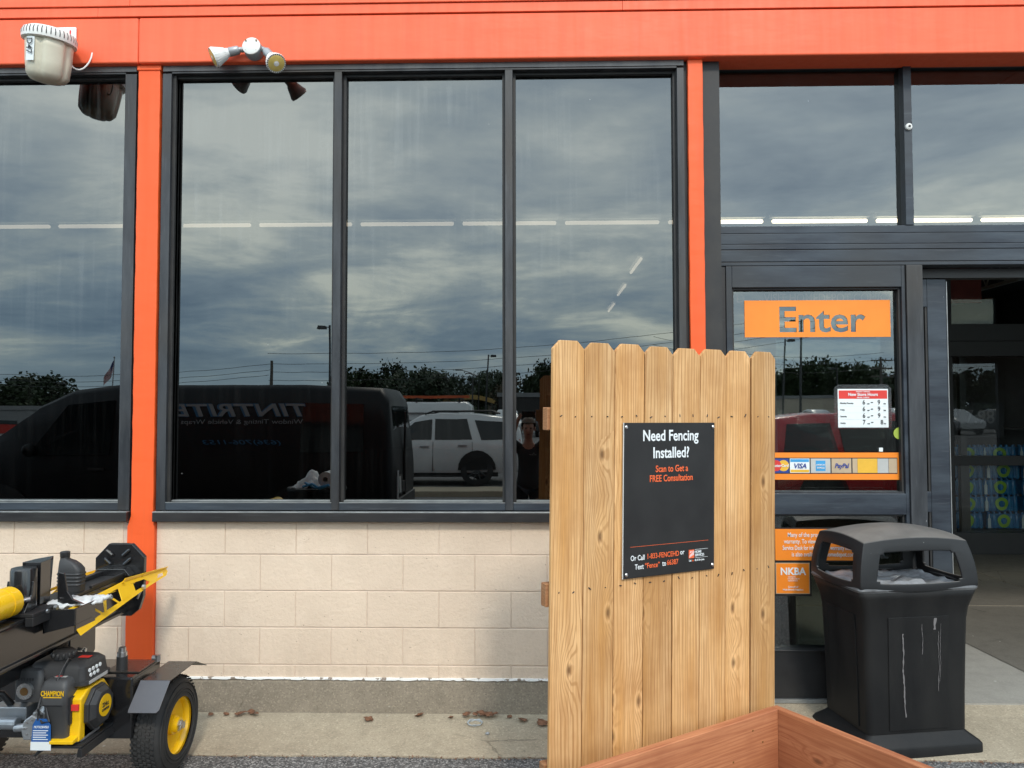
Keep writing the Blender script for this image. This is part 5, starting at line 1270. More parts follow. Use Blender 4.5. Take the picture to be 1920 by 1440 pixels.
b = MB(); b.prism([(-.043, 0), (.043, 0), (.040, .105), (.022, .130), (-.022, .130), (-.036, .105)], 'y', 0, .0015); b.build('tag_card', M['tag_blue'], tg_)
b = MB(); b.box(-.043, .043, -.0008, -.0002, .001, .036); b.build('tag_panel', M['sign_white'], tg_)
b = MB()
for k in range(5): b.box(-.034, .030 - .008 * (k % 2), -.0006, -.0002, .044 + k * .009, .0475 + k * .009)
b.build('fine_print', M['ink_white'], tg_)
text_mesh([('NOTICE', -.03, -.0008, .092, .010, .75, .02, 'LEFT'), ('AVISO', .005, -.0008, .092, .010, .75, .02, 'LEFT')], 'lettering', M['ink_white'], tg_)
b = MB(); b.tube([(0, .001, .124), (.002, .004, .15), (.008, .02, .17)], .0012, 6); b.build('tag_string', M['ink_black'], tg_)

# ================================================================ the car park behind the camera (seen mirrored in the glass)
M['car_white'] = pm('white_car_paint', (0.66, 0.66, 0.65), (0.60, 0.60, 0.60), 0.25, coat=0.5, scale=2)
M['car_black'] = pm('black_wrap_paint', (0.004, 0.004, 0.005), (0.006, 0.006, 0.007), 0.45, spec=0.25, scale=2)
M['car_red'] = pm('dark_red_car_paint', (0.46, 0.015, 0.02), (0.40, 0.012, 0.018), 0.25, coat=0.5, scale=2)
M['car_silver'] = pm('silver_car_paint', (0.42, 0.43, 0.44), None, 0.3, metal=0.4)
M['car_blue'] = pm('dark_blue_car_paint', (0.03, 0.05, 0.10), None, 0.3, coat=0.4)
M['car_grey'] = pm('graphite_car_paint', (0.08, 0.085, 0.09), None, 0.3, coat=0.4)
M['van_ink'] = pm('silver_vinyl', (0.26, 0.27, 0.28), None, 0.5); M['van_blue'] = pm('blue_vinyl', (0.02, 0.12, 0.24), None, 0.5)
M['car_glass'] = pm('dark_car_glass', (0.010, 0.012, 0.013), None, 0.06)
M['car_trim'] = pm('black_car_trim', (0.02, 0.02, 0.02), None, 0.5)
M['tail_red'] = pm('red_lamp_lens', (0.45, 0.02, 0.01), None, 0.2)
M['head_lens'] = pm('clear_lamp_lens', (0.6, 0.62, 0.64), None, 0.15)
def lerp_tab(tab, x):
    if x <= tab[0][0]: return tab[0][1:]
    for a, c in zip(tab, tab[1:]):
        if x <= c[0]:
            t = (x - a[0]) / (c[0] - a[0]); return tuple(p + (q - p) * t for p, q in zip(a[1:], c[1:]))
    return tab[-1][1:]
def make_car(name, label, cat, tab, paint, wheels, wr_, side_glass, wind=None, rear=None, loc=(0, 0, 0), rz=0.0, group=None, trim=0.0, tail=None, head=None, handles=(), arches=True, mirror=None):
    """tab rows: x, z_bottom, z_belt, z_top, w_bottom, w_belt, w_top (front at +x)"""
    t = thing(name, label, cat, loc, rz, group)
    def ring(x):
        zb, zl, zt_, wb, wl, wt_ = lerp_tab(tab, x)
        half = [(wb * .93, zb), (wb, zb + (zl - zb) * .18), (wl * 1.012, zb + (zl - zb) * .62), (wl, zl), (wl + (wt_ - wl) * .645, zl + (zt_ - zl) * .6), (wt_, zl + (zt_ - zl) * .93), (wt_ * .88, zt_), (wt_ * .45, zt_ + .012)]
        return [(x, -y, z) for y, z in half] + [(x, y, z) for y, z in half[::-1]]
    def w_at(x, z):
        zb, zl, zt_, wb, wl, wt_ = lerp_tab(tab, x)
        pts = [(zb, wb * .93), (zb + (zl - zb) * .18, wb), (zb + (zl - zb) * .62, wl * 1.012), (zl, wl), (zl + (zt_ - zl) * .6, wl + (wt_ - wl) * .645), (zl + (zt_ - zl) * .93, wt_), (zt_, wt_ * .88)]
        for a, c in zip(pts, pts[1:]):
            if z <= c[0]: return a[1] + (c[1] - a[1]) * max(0, (z - a[0])) / max(1e-4, c[0] - a[0])
        return pts[-1][1]
    b = MB(); b.loft([ring(r[0]) for r in tab]); body = b.build('body', paint, t, smooth='all', bevel=0.0)
    body.data.set_sharp_from_angle(angle=R(50))
    def sidepoly(nm, L, mat, off, parent, th=.012, both=True):
        for s in ((-1, 1) if both else (-1,)):
            # subdivide the outline so it hugs the curved flank
            P = []
            for i, p in enumerate(L):
                q = L[(i + 1) % len(L)]
                for k in range(4): P.append((p[0] + (q[0] - p[0]) * k / 4, p[1] + (q[1] - p[1]) * k / 4))
            b = MB(); o_ = b.verts([(x, s * (w_at(x, z) + off), z) for x, z in P]); i_ = b.verts([(x, s * (w_at(x, z) - th), z) for x, z in P])
            cx_ = sum(p[0] for p in P) / len(P); cz_ = sum(p[1] for p in P) / len(P); c = b.bm.verts.new((cx_, s * (w_at(cx_, cz_) + off), cz_))
            for k in range(len(P)):
                k2 = (k + 1) % len(P); b.face([o_[k], o_[k2], c]); b.face([o_[k], i_[k], i_[k2], o_[k2]])
            b.build(nm, mat, parent)
    for L in side_glass: sidepoly('side_window', L, M['car_glass'], .014, t)
    for x in wheels:
        if arches: sidepoly('wheel_arch', [(x + (wr_ + .07) * math.cos(a), max(.02 + lerp_tab(tab, x)[0], wr_ + (wr_ + .07) * math.sin(a))) for a in [math.pi * k / 10 for k in range(11)]], M['car_trim'], .022, t)
        for s in (-1, 1):
            w = lerp_tab(tab, x)[3]
            b = MB(); b.lathe((x, s * (w - .19), wr_), (x, s * (w + .025), wr_), [(0, wr_ * .9), (.08, wr_), (.92, wr_), (1, wr_ * .9), (1, wr_ * .68)], 28, False); wh = b.build('wheel', M['rubber'], t, smooth=True)
            b = MB(); y0 = s * (w + .01)
            b.lathe((x, y0 - s * .06, wr_), (x, y0, wr_), [(0, wr_ * .7), (.2, wr_ * .66), (.9, wr_ * .69), (1, wr_ * .64)], 28, False)
            for k in range(10):
                a = k * math.pi / 5; b.bar((x, y0 - s * .02, wr_), (x + wr_ * .66 * math.cos(a), y0 - s * .015, wr_ + wr_ * .66 * math.sin(a)), .03, .02)
            b.build('rim', M['car_grey'] if paint != M['car_silver'] else M['car_silver'], wh)
    if trim: sidepoly('sill_trim', [(wheels[0] - wr_ - .12, .22), (wheels[-1] + wr_ + .12, .22), (wheels[-1] + wr_ + .12, .22 + trim), (wheels[0] - wr_ - .12, .22 + trim)], M['car_trim'], .010, t)
    def crosspoly(nm, L, mat, parent, s=1, off=.01):
        b = MB(); A = b.verts([(x + off * s, y, z) for x, y, z in L]); B_ = b.verts([(x - .03 * s, y, z) for x, y, z in L])
        b.face(A); 
        for k in range(len(A)): b.face([A[k], A[(k + 1) % len(A)], B_[(k + 1) % len(A)], B_[k]])
        b.build(nm, mat, parent)
    if wind: crosspoly('windscreen', wind, M['car_glass'], t, 1, .012)
    if rear: crosspoly('rear_window', rear, M['car_glass'], t, -1, .012)
    if tail: sidepoly('tail_light', tail, M['tail_red'], .010, t)
    if head: sidepoly('headlight', head, M['head_lens'], .010, t)
    for x, z in handles: sidepoly('door_handle', [(x - .1, z - .012), (x + .1, z - .012), (x + .1, z + .016), (x - .1, z + .016)], M['car_silver'] if paint == M['car_white'] else M['car_trim'], .03, t)
    if mirror:
        for s in (-1, 1):
            b = MB(); b.ball((mirror[0], s * (w_at(*mirror) + .13), mirror[1]), .11, 12, (.55, 1.1, .8)); b.build('wing_mirror', paint, t, smooth='all')
    return t, sidepoly, w_at
# black panel van parked along the kerb
tabv = [(-.03, .45, 1.0, 1.15, .86, .90, .84), (.05, .38, 1.05, 1.90, .92, .97, .80), (.16, .33, 1.08, 2.05, .94, .985, .80), (1.2, .33, 1.08, 2.10, .95, .99, .80), (3.7, .33, 1.08, 2.10, .95, .99, .79), (4.28, .33, 1.09, 2.04, .95, .985, .76), (4.72, .33, 1.10, 1.84, .95, .98, .77), (5.02, .33, 1.10, 1.60, .94, .97, .80), (5.42, .33, 1.10, 1.27, .94, .96, .82), (5.6, .34, 1.05, 1.19, .92, .94, .84), (6.05, .36, .98, 1.08, .88, .90, .80), (6.2, .42, .85, .92, .78, .80, .70)]
van, vside, vw = make_car('panel_van', 'black panel van with tinting lettering mirrored in the left windows', 'van', tabv, M['car_black'], (1.15, 5.1), .37, [[(3.65, 1.18), (4.75, 1.18), (4.30, 1.84), (3.65, 1.90)], [(.35, 1.22), (1.15, 1.22), (1.15, 1.86), (.35, 1.84)]],
                          wind=[(5.42, -.72, 1.27), (5.42, .72, 1.27), (4.5, .66, 1.95), (4.5, -.66, 1.95)], loc=(-1.80, -6.25, 0), rz=R(180), mirror=(4.65, 1.25), handles=((3.8, 1.0),))
b = MB(); b.box(-.06, -.028, -.008, .008, .5, 1.75); b.box(-.075, -.03, -.75, .75, .42, .58); b.box(-.050, -.028, -.15, .10, .62, .78); b.build('rear_bumper', M['car_trim'], van, bevel=.01)
b = MB(); b.poly([(.012, -.68, 1.25), (.012, .68, 1.25), (.055, .62, 1.82), (.055, -.62, 1.82)]); b.bm.verts.ensure_lookup_table()
for v in b.bm.verts: v.co.x -= .024
b.build('rear_window', M['car_glass'], van)
def vy(x, z): return -(vw(x, z) + .006)
text_mesh([('TINTRITE', 1.06, vy(2, 1.75) - .012, 1.685, .17, 1.85, .05, 'LEFT', .25, (R(84), 0, 0))], 'lettering_outline', M['van_blue'], van)
text_mesh([('TINTRITE', 1.06, vy(2, 1.75) - .016, 1.688, .165, 1.87, .022, 'LEFT', .25, (R(84), 0, 0)), ('Window Tinting & Vehicle Wraps', 1.14, vy(2, 1.6) - .012, 1.585, .062, 1.38, .0, 'LEFT', 0, (R(84), 0, 0))], 'lettering', M['van_ink'], van)
text_mesh([('(636)706-1153', 1.40, vy(2, 1.35) - .012, 1.32, .06, 2.1, .01, 'LEFT', .25, (R(87), 0, 0))], 'lettering', M['van_blue'], van)
text_mesh([('TINTRITE', .60, -.0, 1.56, .15, 1.0, .04, 'LEFT', .2, (R(86), 0, R(-90))), ('Window Tinting', .55, 0, 1.44, .07, .95, .0, 'LEFT', 0, (R(86), 0, R(-90))), ('636-706', .40, 0, 1.12, .08, 1.0, .01, 'LEFT', 0, (R(88), 0, R(-90)))], 'lettering', M['van_ink'], van, loc=(-.055, 0, 0))
b = MB(); b.prism([(-.62, .55), (-.55, .56), (-.50, .95), (-.54, .95)], 'x', -.055, -.04); b.build('reflector', M['head_lens'], van)
b = MB(); b.box(-.045, -.03, -.46, -.18, .62, .88); b.build('plate_recess', M['car_trim'], van)
b = MB(); b.box(-.049, -.0455, -.44, -.30, .64, .86); b.build('number_plate', M['print_grey'], van)
# white SUV
tabs = [(-2.50, .40, .80, .85, .72, .78, .70), (-2.42, .34, .95, 1.30, .86, .90, .60), (-2.22, .30, 1.02, 1.60, .92, .95, .66), (-1.4, .28, 1.03, 1.69, .94, .965, .68), (-.5, .28, 1.02, 1.71, .94, .965, .68), (-.05, .28, 1.01, 1.66, .94, .96, .67), (.50, .28, 1.00, 1.36, .94, .95, .70), (.82, .28, .99, 1.10, .94, .94, .78), (1.6, .30, .95, 1.02, .92, .92, .74), (2.05, .36, .80, .88, .80, .82, .66), (2.15, .42, .66, .70, .68, .70, .58)]
suv, ss_, sw_ = make_car('white_suv', 'white SUV with black roof rails mirrored in the middle window', 'car', tabs, M['car_white'], (-1.42, 1.22), .385, [[(-2.12, 1.10), (-1.52, 1.09), (-1.36, 1.55), (-2.05, 1.51)], [(-1.30, 1.09), (-.42, 1.09), (-.42, 1.58), (-1.16, 1.58)], [(-.34, 1.09), (.56, 1.09), (.08, 1.50), (-.34, 1.57)]],
                        wind=[(.76, -.72, 1.12), (.76, .72, 1.12), (.02, .60, 1.60), (.02, -.60, 1.60)], rear=[(-2.42, -.6, 1.12), (-2.42, .6, 1.12), (-2.27, .55, 1.52), (-2.27, -.55, 1.52)], loc=(-2.62, -14.1, 0), rz=R(180), trim=.10, tail=[(-2.44, .78), (-2.30, .78), (-2.36, 1.12), (-2.42, 1.08)], head=[(1.65, .76), (1.96, .72), (1.96, .84), (1.65, .90)], handles=((-1.08, .95), (-.18, .93)), mirror=(.45, 1.10))
b = MB()
for s in (-1, 1): b.tube([(-1.9, s * .60, 1.70), (-1.75, s * .61, 1.76), (-.35, s * .61, 1.765), (-.15, s * .60, 1.69)], .022, 8)
b.build('roof_rail', M['car_trim'], suv, smooth=True)
b = MB()
for x in (-.38, -1.30): b.box(x - .004, x + .004, -.975, .975, .36, 1.04)
b.build('door_seam', M['car_trim'], suv)
# white cargo van with ladder rack
tabw = [(-.03, .5, 1.0, 1.2, .88, .92, .84), (.06, .36, 1.1, 1.95, .94, .98, .80), (.25, .32, 1.1, 2.10, .96, 1.0, .80), (3.8, .32, 1.1, 2.10, .96, 1.0, .80), (4.2, .32, 1.12, 1.98, .96, .99, .78), (4.9, .32, 1.12, 1.42, .95, .97, .84), (5.5, .36, 1.0, 1.10, .88, .90, .80), (5.7, .42, .85, .92, .76, .78, .70)]
wv, _, _ = make_car('cargo_van', 'white cargo van carrying orange ladders on its roof rack mirrored in the middle window', 'van', tabw, M['car_white'], (1.1, 4.75), .36, [[(3.4, 1.2), (4.5, 1.2), (4.0, 1.85), (3.4, 1.9)]], wind=[(4.9, -.75, 1.45), (4.9, .75, 1.45), (4.22, .66, 1.95), (4.22, -.66, 1.95)], loc=(-1.97, -22.8, 0), rz=R(180), tail=[(.05, .8), (.18, .8), (.18, 1.5), (.08, 1.5)])
b = MB()
for z, dy in ((1.45, 0), (1.72, 0)): b.box(.5, 3.2, -1.006, 1.006, z, z + .02)
b.build('body_rib', M['car_silver'], wv)
b = MB()
for x in (.5, 2.0, 3.6):
    for s in (-1, 1): b.box(x - .03, x + .03, s * .72 - .03, s * .72 + .03, 2.1, 2.24)
    b.box(x - .03, x + .03, -.8, .8, 2.2, 2.25)
b.build('roof_rack', M['car_trim'], wv)
ldr = thing('ladder', 'orange ladder lying on the white cargo van roof rack', 'ladder', (-1.97, -22.8, 2.252), R(180))
b = MB()
for s in (-1, 1): b.box(.2, 4.6, s * .22 - .035, s * .22 + .035, 0, .09)
b.build('side_rail', pm('orange_fibreglass', (.55, .10, .02), (.42, .07, .02), .5), ldr)
b = MB()
for k in range(14): b.cyl((.35 + k * .31, -.22, .045), (.35 + k * .31, .22, .045), .018, n=8)
b.build('rung', M['steel'], ldr)
# dark red minivan by the entrance
tabr = [(-2.52, .42, .82, .92, .74, .80, .72), (-2.45, .34, .98, 1.30, .88, .92, .66), (-2.28, .30, 1.0, 1.62, .92, .95, .68), (-1.6, .28, 1.0, 1.70, .94, .96, .69), (.2, .28, .99, 1.70, .94, .96, .69), (.75, .28, .98, 1.58, .94, .95, .68), (1.55, .28, .97, 1.10, .94, .93, .76), (2.2, .32, .90, .98, .90, .90, .74), (2.48, .42, .70, .76, .74, .76, .64)]
rv, rside, rw = make_car('red_minivan', 'dark red minivan mirrored in the side light glass below the hours card', 'car', tabr, M['car_red'], (-1.55, 1.50), .34, [[(-2.22, 1.06), (-1.30, 1.06), (-1.36, 1.54), (-2.10, 1.52)], [(-1.20, 1.06), (-.05, 1.06), (-.05, 1.57), (-1.22, 1.56)], [(.05, 1.06), (1.35, 1.06), (.78, 1.48), (.05, 1.56)]],
           wind=[(1.50, -.72, 1.14), (1.50, .72, 1.14), (.82, .60, 1.54), (.82, -.60, 1.54)], rear=[(-2.48, -.62, 1.05), (-2.48, .62, 1.05), (-2.32, .58, 1.52), (-2.32, -.58, 1.52)], loc=(6.55, -9.2, 0), rz=R(0), tail=[(-2.46, .72), (-2.26, .72), (-2.24, 1.02), (-2.44, 1.02)], head=[(2.1, .72), (2.4, .68), (2.38, .8), (2.1, .88)], handles=((-.2, .92), (.25, .92)), mirror=(1.25, 1.08))
# generic parked cars further off
tabc = [(-2.3, .42, .72, .80, .66, .70, .62), (-2.2, .32, .86, .95, .84, .86, .74), (-1.75, .28, .92, 1.04, .88, .89, .70), (-1.15, .26, .93, 1.38, .89, .90, .58), (-.6, .26, .93, 1.46, .89, .90, .58), (.2, .26, .92, 1.45, .89, .90, .58), (.6, .26, .92, 1.34, .89, .90, .58), (1.25, .27, .91, .98, .89, .89, .72), (1.9, .30, .82, .88, .85, .86, .70), (2.25, .38, .66, .70, .70, .72, .60)]
def sedan(label, paint, loc, rz, scale=None):
    t, _, _ = make_car('parked_car', label, 'car', tabc, paint, (-1.35, 1.4), .32, [[(-1.55, .98), (-.32, .98), (-.32, 1.36), (-1.0, 1.34)], [(-.22, .98), (1.0, .98), (.50, 1.28), (-.22, 1.36)]],
                   wind=[(1.18, -.66, 1.0), (1.18, .66, 1.0), (.62, .52, 1.32), (.62, -.52, 1.32)], rear=[(-1.72, -.6, 1.04), (-1.72, .6, 1.04), (-1.18, .5, 1.34), (-1.18, -.5, 1.34)], loc=loc, rz=rz, group='cars parked across the lot', tail=[(-2.2, .7), (-1.95, .7), (-1.95, .82), (-2.2, .82)])
    if scale: t.scale = scale
    return t
c_w = sedan('white sedan parked across the lot beyond the red minivan', M['car_white'], (19.5, -40, 0), R(100))
c_b = sedan('dark blue car parked right behind the red minivan', M['car_blue'], (8.2, -14.8, 0), R(3), (1.15, 1.05, 1.16))
c_s = sedan('silver sedan parked far off at the left end of the mirrored row', M['car_silver'], (16.0, -42, 0), R(95))
c_g = sedan('dark car parked behind the white SUV under the light pole', M['car_grey'], (-3.6, -28.8, 0), R(2), (1.15, 1.05, 1.22))
sedan('white car parked beside the minivan at the right edge of the side light', M['car_white'], (11.6, -11.5, 0), R(80))
places = [(22.5, -41, 96, c_w, 'white car second from the left in the far mirrored row'), (26.0, -43, 92, c_s, 'silver car in the middle of the far mirrored row'), (29.5, -44, 88, c_b, 'blue car in the middle of the far mirrored row'), (33.0, -45, 94, c_w, 'white car toward the right of the far mirrored row'), (37, -46, 90, c_g, 'dark car at the right end of the far mirrored row'),
          (24, -58, 90, c_s, 'silver car in the farthest row left of the pole'), (29, -59, 90, c_w, 'white car in the farthest row right of the pole'), (35, -60, 92, c_s, 'silver car in the farthest row near the pale building'), (41, -60, 90, c_g, 'dark car in the farthest row near the pale building'),
          (-1.5, -48, 88, c_w, 'white car far off mirrored left of the photographer'), (1.5, -50, 90, c_g, 'dark car far off mirrored behind the photographer'), (4.4, -52, 91, c_s, 'silver car far off mirrored right of the photographer')]
for x, y, a, src, lab in places: clone(src, (x, y, 0), R(a), lab, scale=(1.15, 1.1, 1.32))

# trees, built from leaf sized faces in clumps
M['leaves'] = pm('tree_foliage', (0.018, 0.034, 0.012), (0.036, 0.056, 0.017), 0.6, scale=1.2)
M['leaves_rust'] = pm('turning_foliage', (0.045, 0.036, 0.014), (0.07, 0.042, 0.016), 0.6, scale=1.2)
M['bark'] = pm('tree_bark', (0.05, 0.04, 0.03), (0.035, 0.028, 0.02), 0.85)
def crown_mesh(seed, n_clump=46, per=44, open_=0.0):
    r = random.Random(seed); b = MB()
    for c in range(n_clump):
        a = r.uniform(0, 6.28); q = r.random() ** .6; el = r.uniform(-.35, 1.0)
        rad = .5 * (1 - .45 * max(0, el) ** 2) * q ** .4
        cc = Vector((rad * math.cos(a), rad * math.sin(a), .55 + .36 * el + r.uniform(-.05, .05))); cs = r.uniform(.07, .17)
        for k in range(per):
            d = Vector((r.gauss(0, 1), r.gauss(0, 1), r.gauss(0, .8))) * cs * .55; p = cc + d; s = r.uniform(.022, .048)
            u = Vector((r.gauss(0, 1), r.gauss(0, 1), r.gauss(0, 1))).normalized() * s; v = u.orthogonal().normalized() * s * .7
            b.poly([p - u, p + v, p + u, p - v])
    me = bpy.data.meshes.new('crown'); b.bm.to_mesh(me); b.bm.free(); return me
def trunk_mesh(seed):
    r = random.Random(seed); b = MB(); b.tube([(0, 0, -.02), (.01, 0, .15), (-.01, .01, .32), (.0, 0, .62)], [.03, .023, .018, .006], 8)
    for k in range(7):
        a = r.uniform(0, 6.28); z = r.uniform(.22, .5); L = r.uniform(.2, .38)
        b.tube([(0, 0, z), (L * .5 * math.cos(a), L * .5 * math.sin(a), z + .10), (L * math.cos(a), L * math.sin(a), z + .24)], [.012, .008, .003], 6)
    me = bpy.data.meshes.new('trunk'); bmesh.ops.recalc_face_normals(b.bm, faces=b.bm.faces); b.bm.to_mesh(me); b.bm.free(); me.materials.append(M['bark']); return me
crowns = []
for i in range(4):
    me = crown_mesh(40 + i, 44 if i == 3 else 64); me.materials.append(M['leaves_rust'] if i == 3 else M['leaves']); crowns.append(me)
trunks = [trunk_mesh(60 + i) for i in range(2)]
def tree(x, y, w, h, k, label, rz):
    t = thing('tree', label, 'tree', (x, y, 0), rz, 'trees beyond the car park')
    for nm, me in (('trunk', trunks[k % 2]), ('crown', crowns[k])):
        o = bpy.data.objects.new(nm, me); col.objects.link(o); o.parent = t
    t.scale = (w, w, h); return t
# px centre, px width, px top -> place on a virtual ray at depth D
def place(px, D): return ((px - 993) / 1400.0 * D, -(D - 4.24))
def height(py, D): return 1.73 + (773 - py) / 1400.0 * D
TREES = [(-20, 90, 716, 90, 0, 'tree at the left edge of the mirrored skyline'), (62, 85, 708, 95, 1, 'bushy tree beyond the front of the black van'), (668, 80, 698, 125, 0, 'rounded tree just above the rear of the black van'), (722, 60, 712, 130, 2, 'small tree left of the tallest pine like crown'), (738, 46, 688, 135, 1, 'tall narrow tree standing above the black van rear doors'), (776, 80, 697, 120, 0, 'broad tree above the white cargo van'), (812, 66, 700, 118, 2, 'dark tree over the middle of the ladders'), (856, 34, 708, 125, 1, 'small tree in the gap left of the street lamp'), (838, 26, 726, 140, 3, 'low tree at the gap above the ladders'), (902, 52, 704, 128, 0, 'tree behind the tall light pole in the middle window'), (936, 64, 699, 122, 2, 'tree at the right edge of the middle window'), (985, 70, 708, 105, 3, 'turning tree above the photographer'), (1030, 70, 690, 100, 1, 'tree hidden partly by the fence top'),
         (1090, 110, 700, 110, 0, 'tree hidden behind the fence boards'), (1180, 120, 705, 115, 2, 'second tree hidden behind the fence boards'), (1300, 120, 700, 110, 1, 'third tree hidden behind the fence boards'), (1400, 90, 705, 105, 0, 'tree left of the side light'), (1462, 60, 700, 100, 2, 'tree at the left of the side light reflection'), (1505, 66, 690, 98, 1, 'tree behind the tilted lot light pole'), (1540, 60, 682, 104, 0, 'tallest tree in the side light reflection'), (1590, 66, 692, 100, 2, 'dark tree in the middle of the side light reflection'), (1625, 56, 690, 108, 1, 'tree left of the utility pole'), (1655, 60, 706, 112, 3, 'rusty leaved tree under the utility pole'), (1700, 60, 702, 110, 0, 'tree at the right end of the side light reflection'), (1790, 110, 690, 105, 1, 'tree past the right end of the side light'), (1880, 110, 696, 110, 2, 'tree mirrored in the inner doors'), (2000, 130, 690, 110, 0, 'farther tree mirrored in the inner doors'), (2130, 140, 694, 115, 1, 'tree well right of the entrance')]
tr_r = random.Random(77)
for px, wpx, py, D, k, lab in TREES:
    x, y = place(px, D); tree(x, y, wpx / 1400.0 * D * 1.3, height(py, D) * 1.06, k, lab, tr_r.uniform(0, 6.28))
b = MB(); rr = random.Random(8)
for i in range(7000):
    x = rr.uniform(-150, 190); D = rr.uniform(150, 165); hmax = 5.6 + 1.8 * mnoise.noise((x * .05, 0, 0)) + 1.2 * mnoise.noise((x * .2, 3, 0))
    p = Vector((x, -D, hmax * rr.random() ** .7)); s = rr.uniform(.5, 1.1); u = Vector((rr.gauss(0, 1), rr.gauss(0, .4), rr.gauss(0, 1))).normalized() * s; v = Vector((-u.z, u.y, u.x)) * .8
    b.poly([p - u, p + v, p + u, p - v])
o = b.build('far_wood', M['leaves'], None, recalc=False); o['kind'] = 'stuff'; tag(o, 'low dark belt of far woodland along the mirrored horizon', 'woodland')
# lamp posts, poles, wires
M['pole'] = pm('dark_pole_paint', (0.035, 0.035, 0.036), None, 0.5)
M['wood_pole'] = pm('weathered_wood_pole', (0.10, 0.085, 0.07), None, 0.8)
def light_pole(px, py, D, label, side=1, lean=0.0):
    x, y = place(px, D); h = height(py, D)
    t = thing('light_pole', label, 'light pole', (x, y, 0), 0, 'lot light poles')
    b = MB(); b.lathe((0, 0, 0), (lean, 0, h), [(0, .11), (1, .075)], 12); b.build('post', M['pole'], t, smooth=True)
    b = MB(); b.cyl((0, 0, 0), (0, 0, .7), .3, n=16); b.build('base', M['foundation'], t)
    b = MB(); b.box(lean - .06 if side > 0 else lean - .75, lean + .75 if side > 0 else lean + .06, -.03, .03, h - .18, h - .12); b.build('arm', M['pole'], t)
    b = MB(); cx_ = lean + side * .62; b.prism([(cx_ - .38, h - .30), (cx_ + .38, h - .30), (cx_ + .34, h - .06), (cx_ - .30, h - .02)], 'y', -.22, .22); b.build('lamp_head', M['pole'], t, bevel=.02)
    return t
light_pole(618, 607, 55, 'lot light pole rising above the black van beside the mullion', -1)
light_pole(914, 664, 84, 'lot light pole behind the white SUV in the middle window', 1, .25)
light_pole(1502, 600, 60, 'lot light pole crossing the Enter sign reflection', -1, .12)
light_pole(1466, 636, 76, 'second lot light pole left of the Enter sign pole', 1, .4)
light_pole(1569, 690, 95, 'far lot light pole beside the pale building', -1)
light_pole(1838, 640, 80, 'lot light pole mirrored in the inner door glass', 1)
def street_lamp(px, py, D, label):
    x, y = place(px, D); h = height(py, D)
    t = thing('street_lamp', label, 'street lamp', (x, y, 0), 0, 'street lamps along the road')
    b = MB(); b.lathe((0, 0, 0), (0, 0, h - .3), [(0, .13), (1, .08)], 10); b.tube([(0, 0, h - .4), (-.15, 0, h - .1), (-1.6, 0, h + .35)], .055, 8); b.build('post', M['pole'], t, smooth=True)
    b = MB(); b.box(-2.4, -1.5, -.16, .16, h + .30, h + .44); b.build('lamp_head', M['pole'], t, bevel=.03)
street_lamp(888, 698, 100, 'thin street lamp right of the ladders in the middle window'); street_lamp(901, 704, 118, 'farther thin street lamp close to the tall light pole'); street_lamp(134, 722, 90, 'small street lamp left of the flag')
def utility(px, py, D, label, arms):
    x, y = place(px, D); h = height(py, D)
    t = thing('utility_pole', label, 'utility pole', (x, y, 0), 0, 'wooden utility poles')
    b = MB(); b.lathe((0, 0, 0), (0, 0, h), [(0, .19), (1, .13)], 10); b.build('post', M['wood_pole'], t, smooth=True)
    for k in range(arms):
        b = MB(); b.box(-1.3, 1.3, -.06, .06, h - .5 - k * 1.0, h - .36 - k * 1.0)
        for q in (-1.2, -.6, .6, 1.2): b.cyl((q, 0, h - .36 - k), (q, 0, h - .16 - k), .05, n=6)
        b.build('crossarm', M['wood_pole'], t)
    return x, y, h
u1 = utility(506, 675, 70, 'slim utility pole rising above the black van lettering', 0)
u2 = utility(1650, 670, 90, 'utility pole with crossarms at the right of the side light', 3)
u3 = utility(1678, 664, 80, 'bare utility pole at the right edge of the side light', 0)
u4 = utility(-300, 668, 76, 'utility pole off to the left', 2); u5 = utility(2300, 640, 90, 'utility pole off to the right', 2); u6 = utility(930, 720, 130, 'utility pole in front of the trees behind the tall light pole', 2)
def wires(a, c, dz, label):
    b = MB()
    for k, z in enumerate(dz):
        pts = []
        for i in range(25):
            t = i / 24; pts.append((a[0] + (c[0] - a[0]) * t, a[1] + (c[1] - a[1]) * t + k * .4, (a[2] + z) * (1 - t) + (c[2] + z) * t - 1.3 * 4 * t * (1 - t)))
        b.tube(pts, .022, 5)
    o = b.build('power_line', M['pole'], None); tag(o, label, 'power line')
wires(u4, u1, (-.3, -.9, -1.4), 'three power lines sagging left from the slim utility pole'); wires(u1, (30, -74, 11.5), (-.3, -1.1, -1.9, .6), 'four power lines crossing the sky of the middle windows'); wires(u2, u5, (-.3, -1.3, -2.2), 'three power lines right of the crossarm pole'); wires((14, -80, 9.6), u2, (-.3, -1.3, .5), 'three power lines left of the crossarm pole')
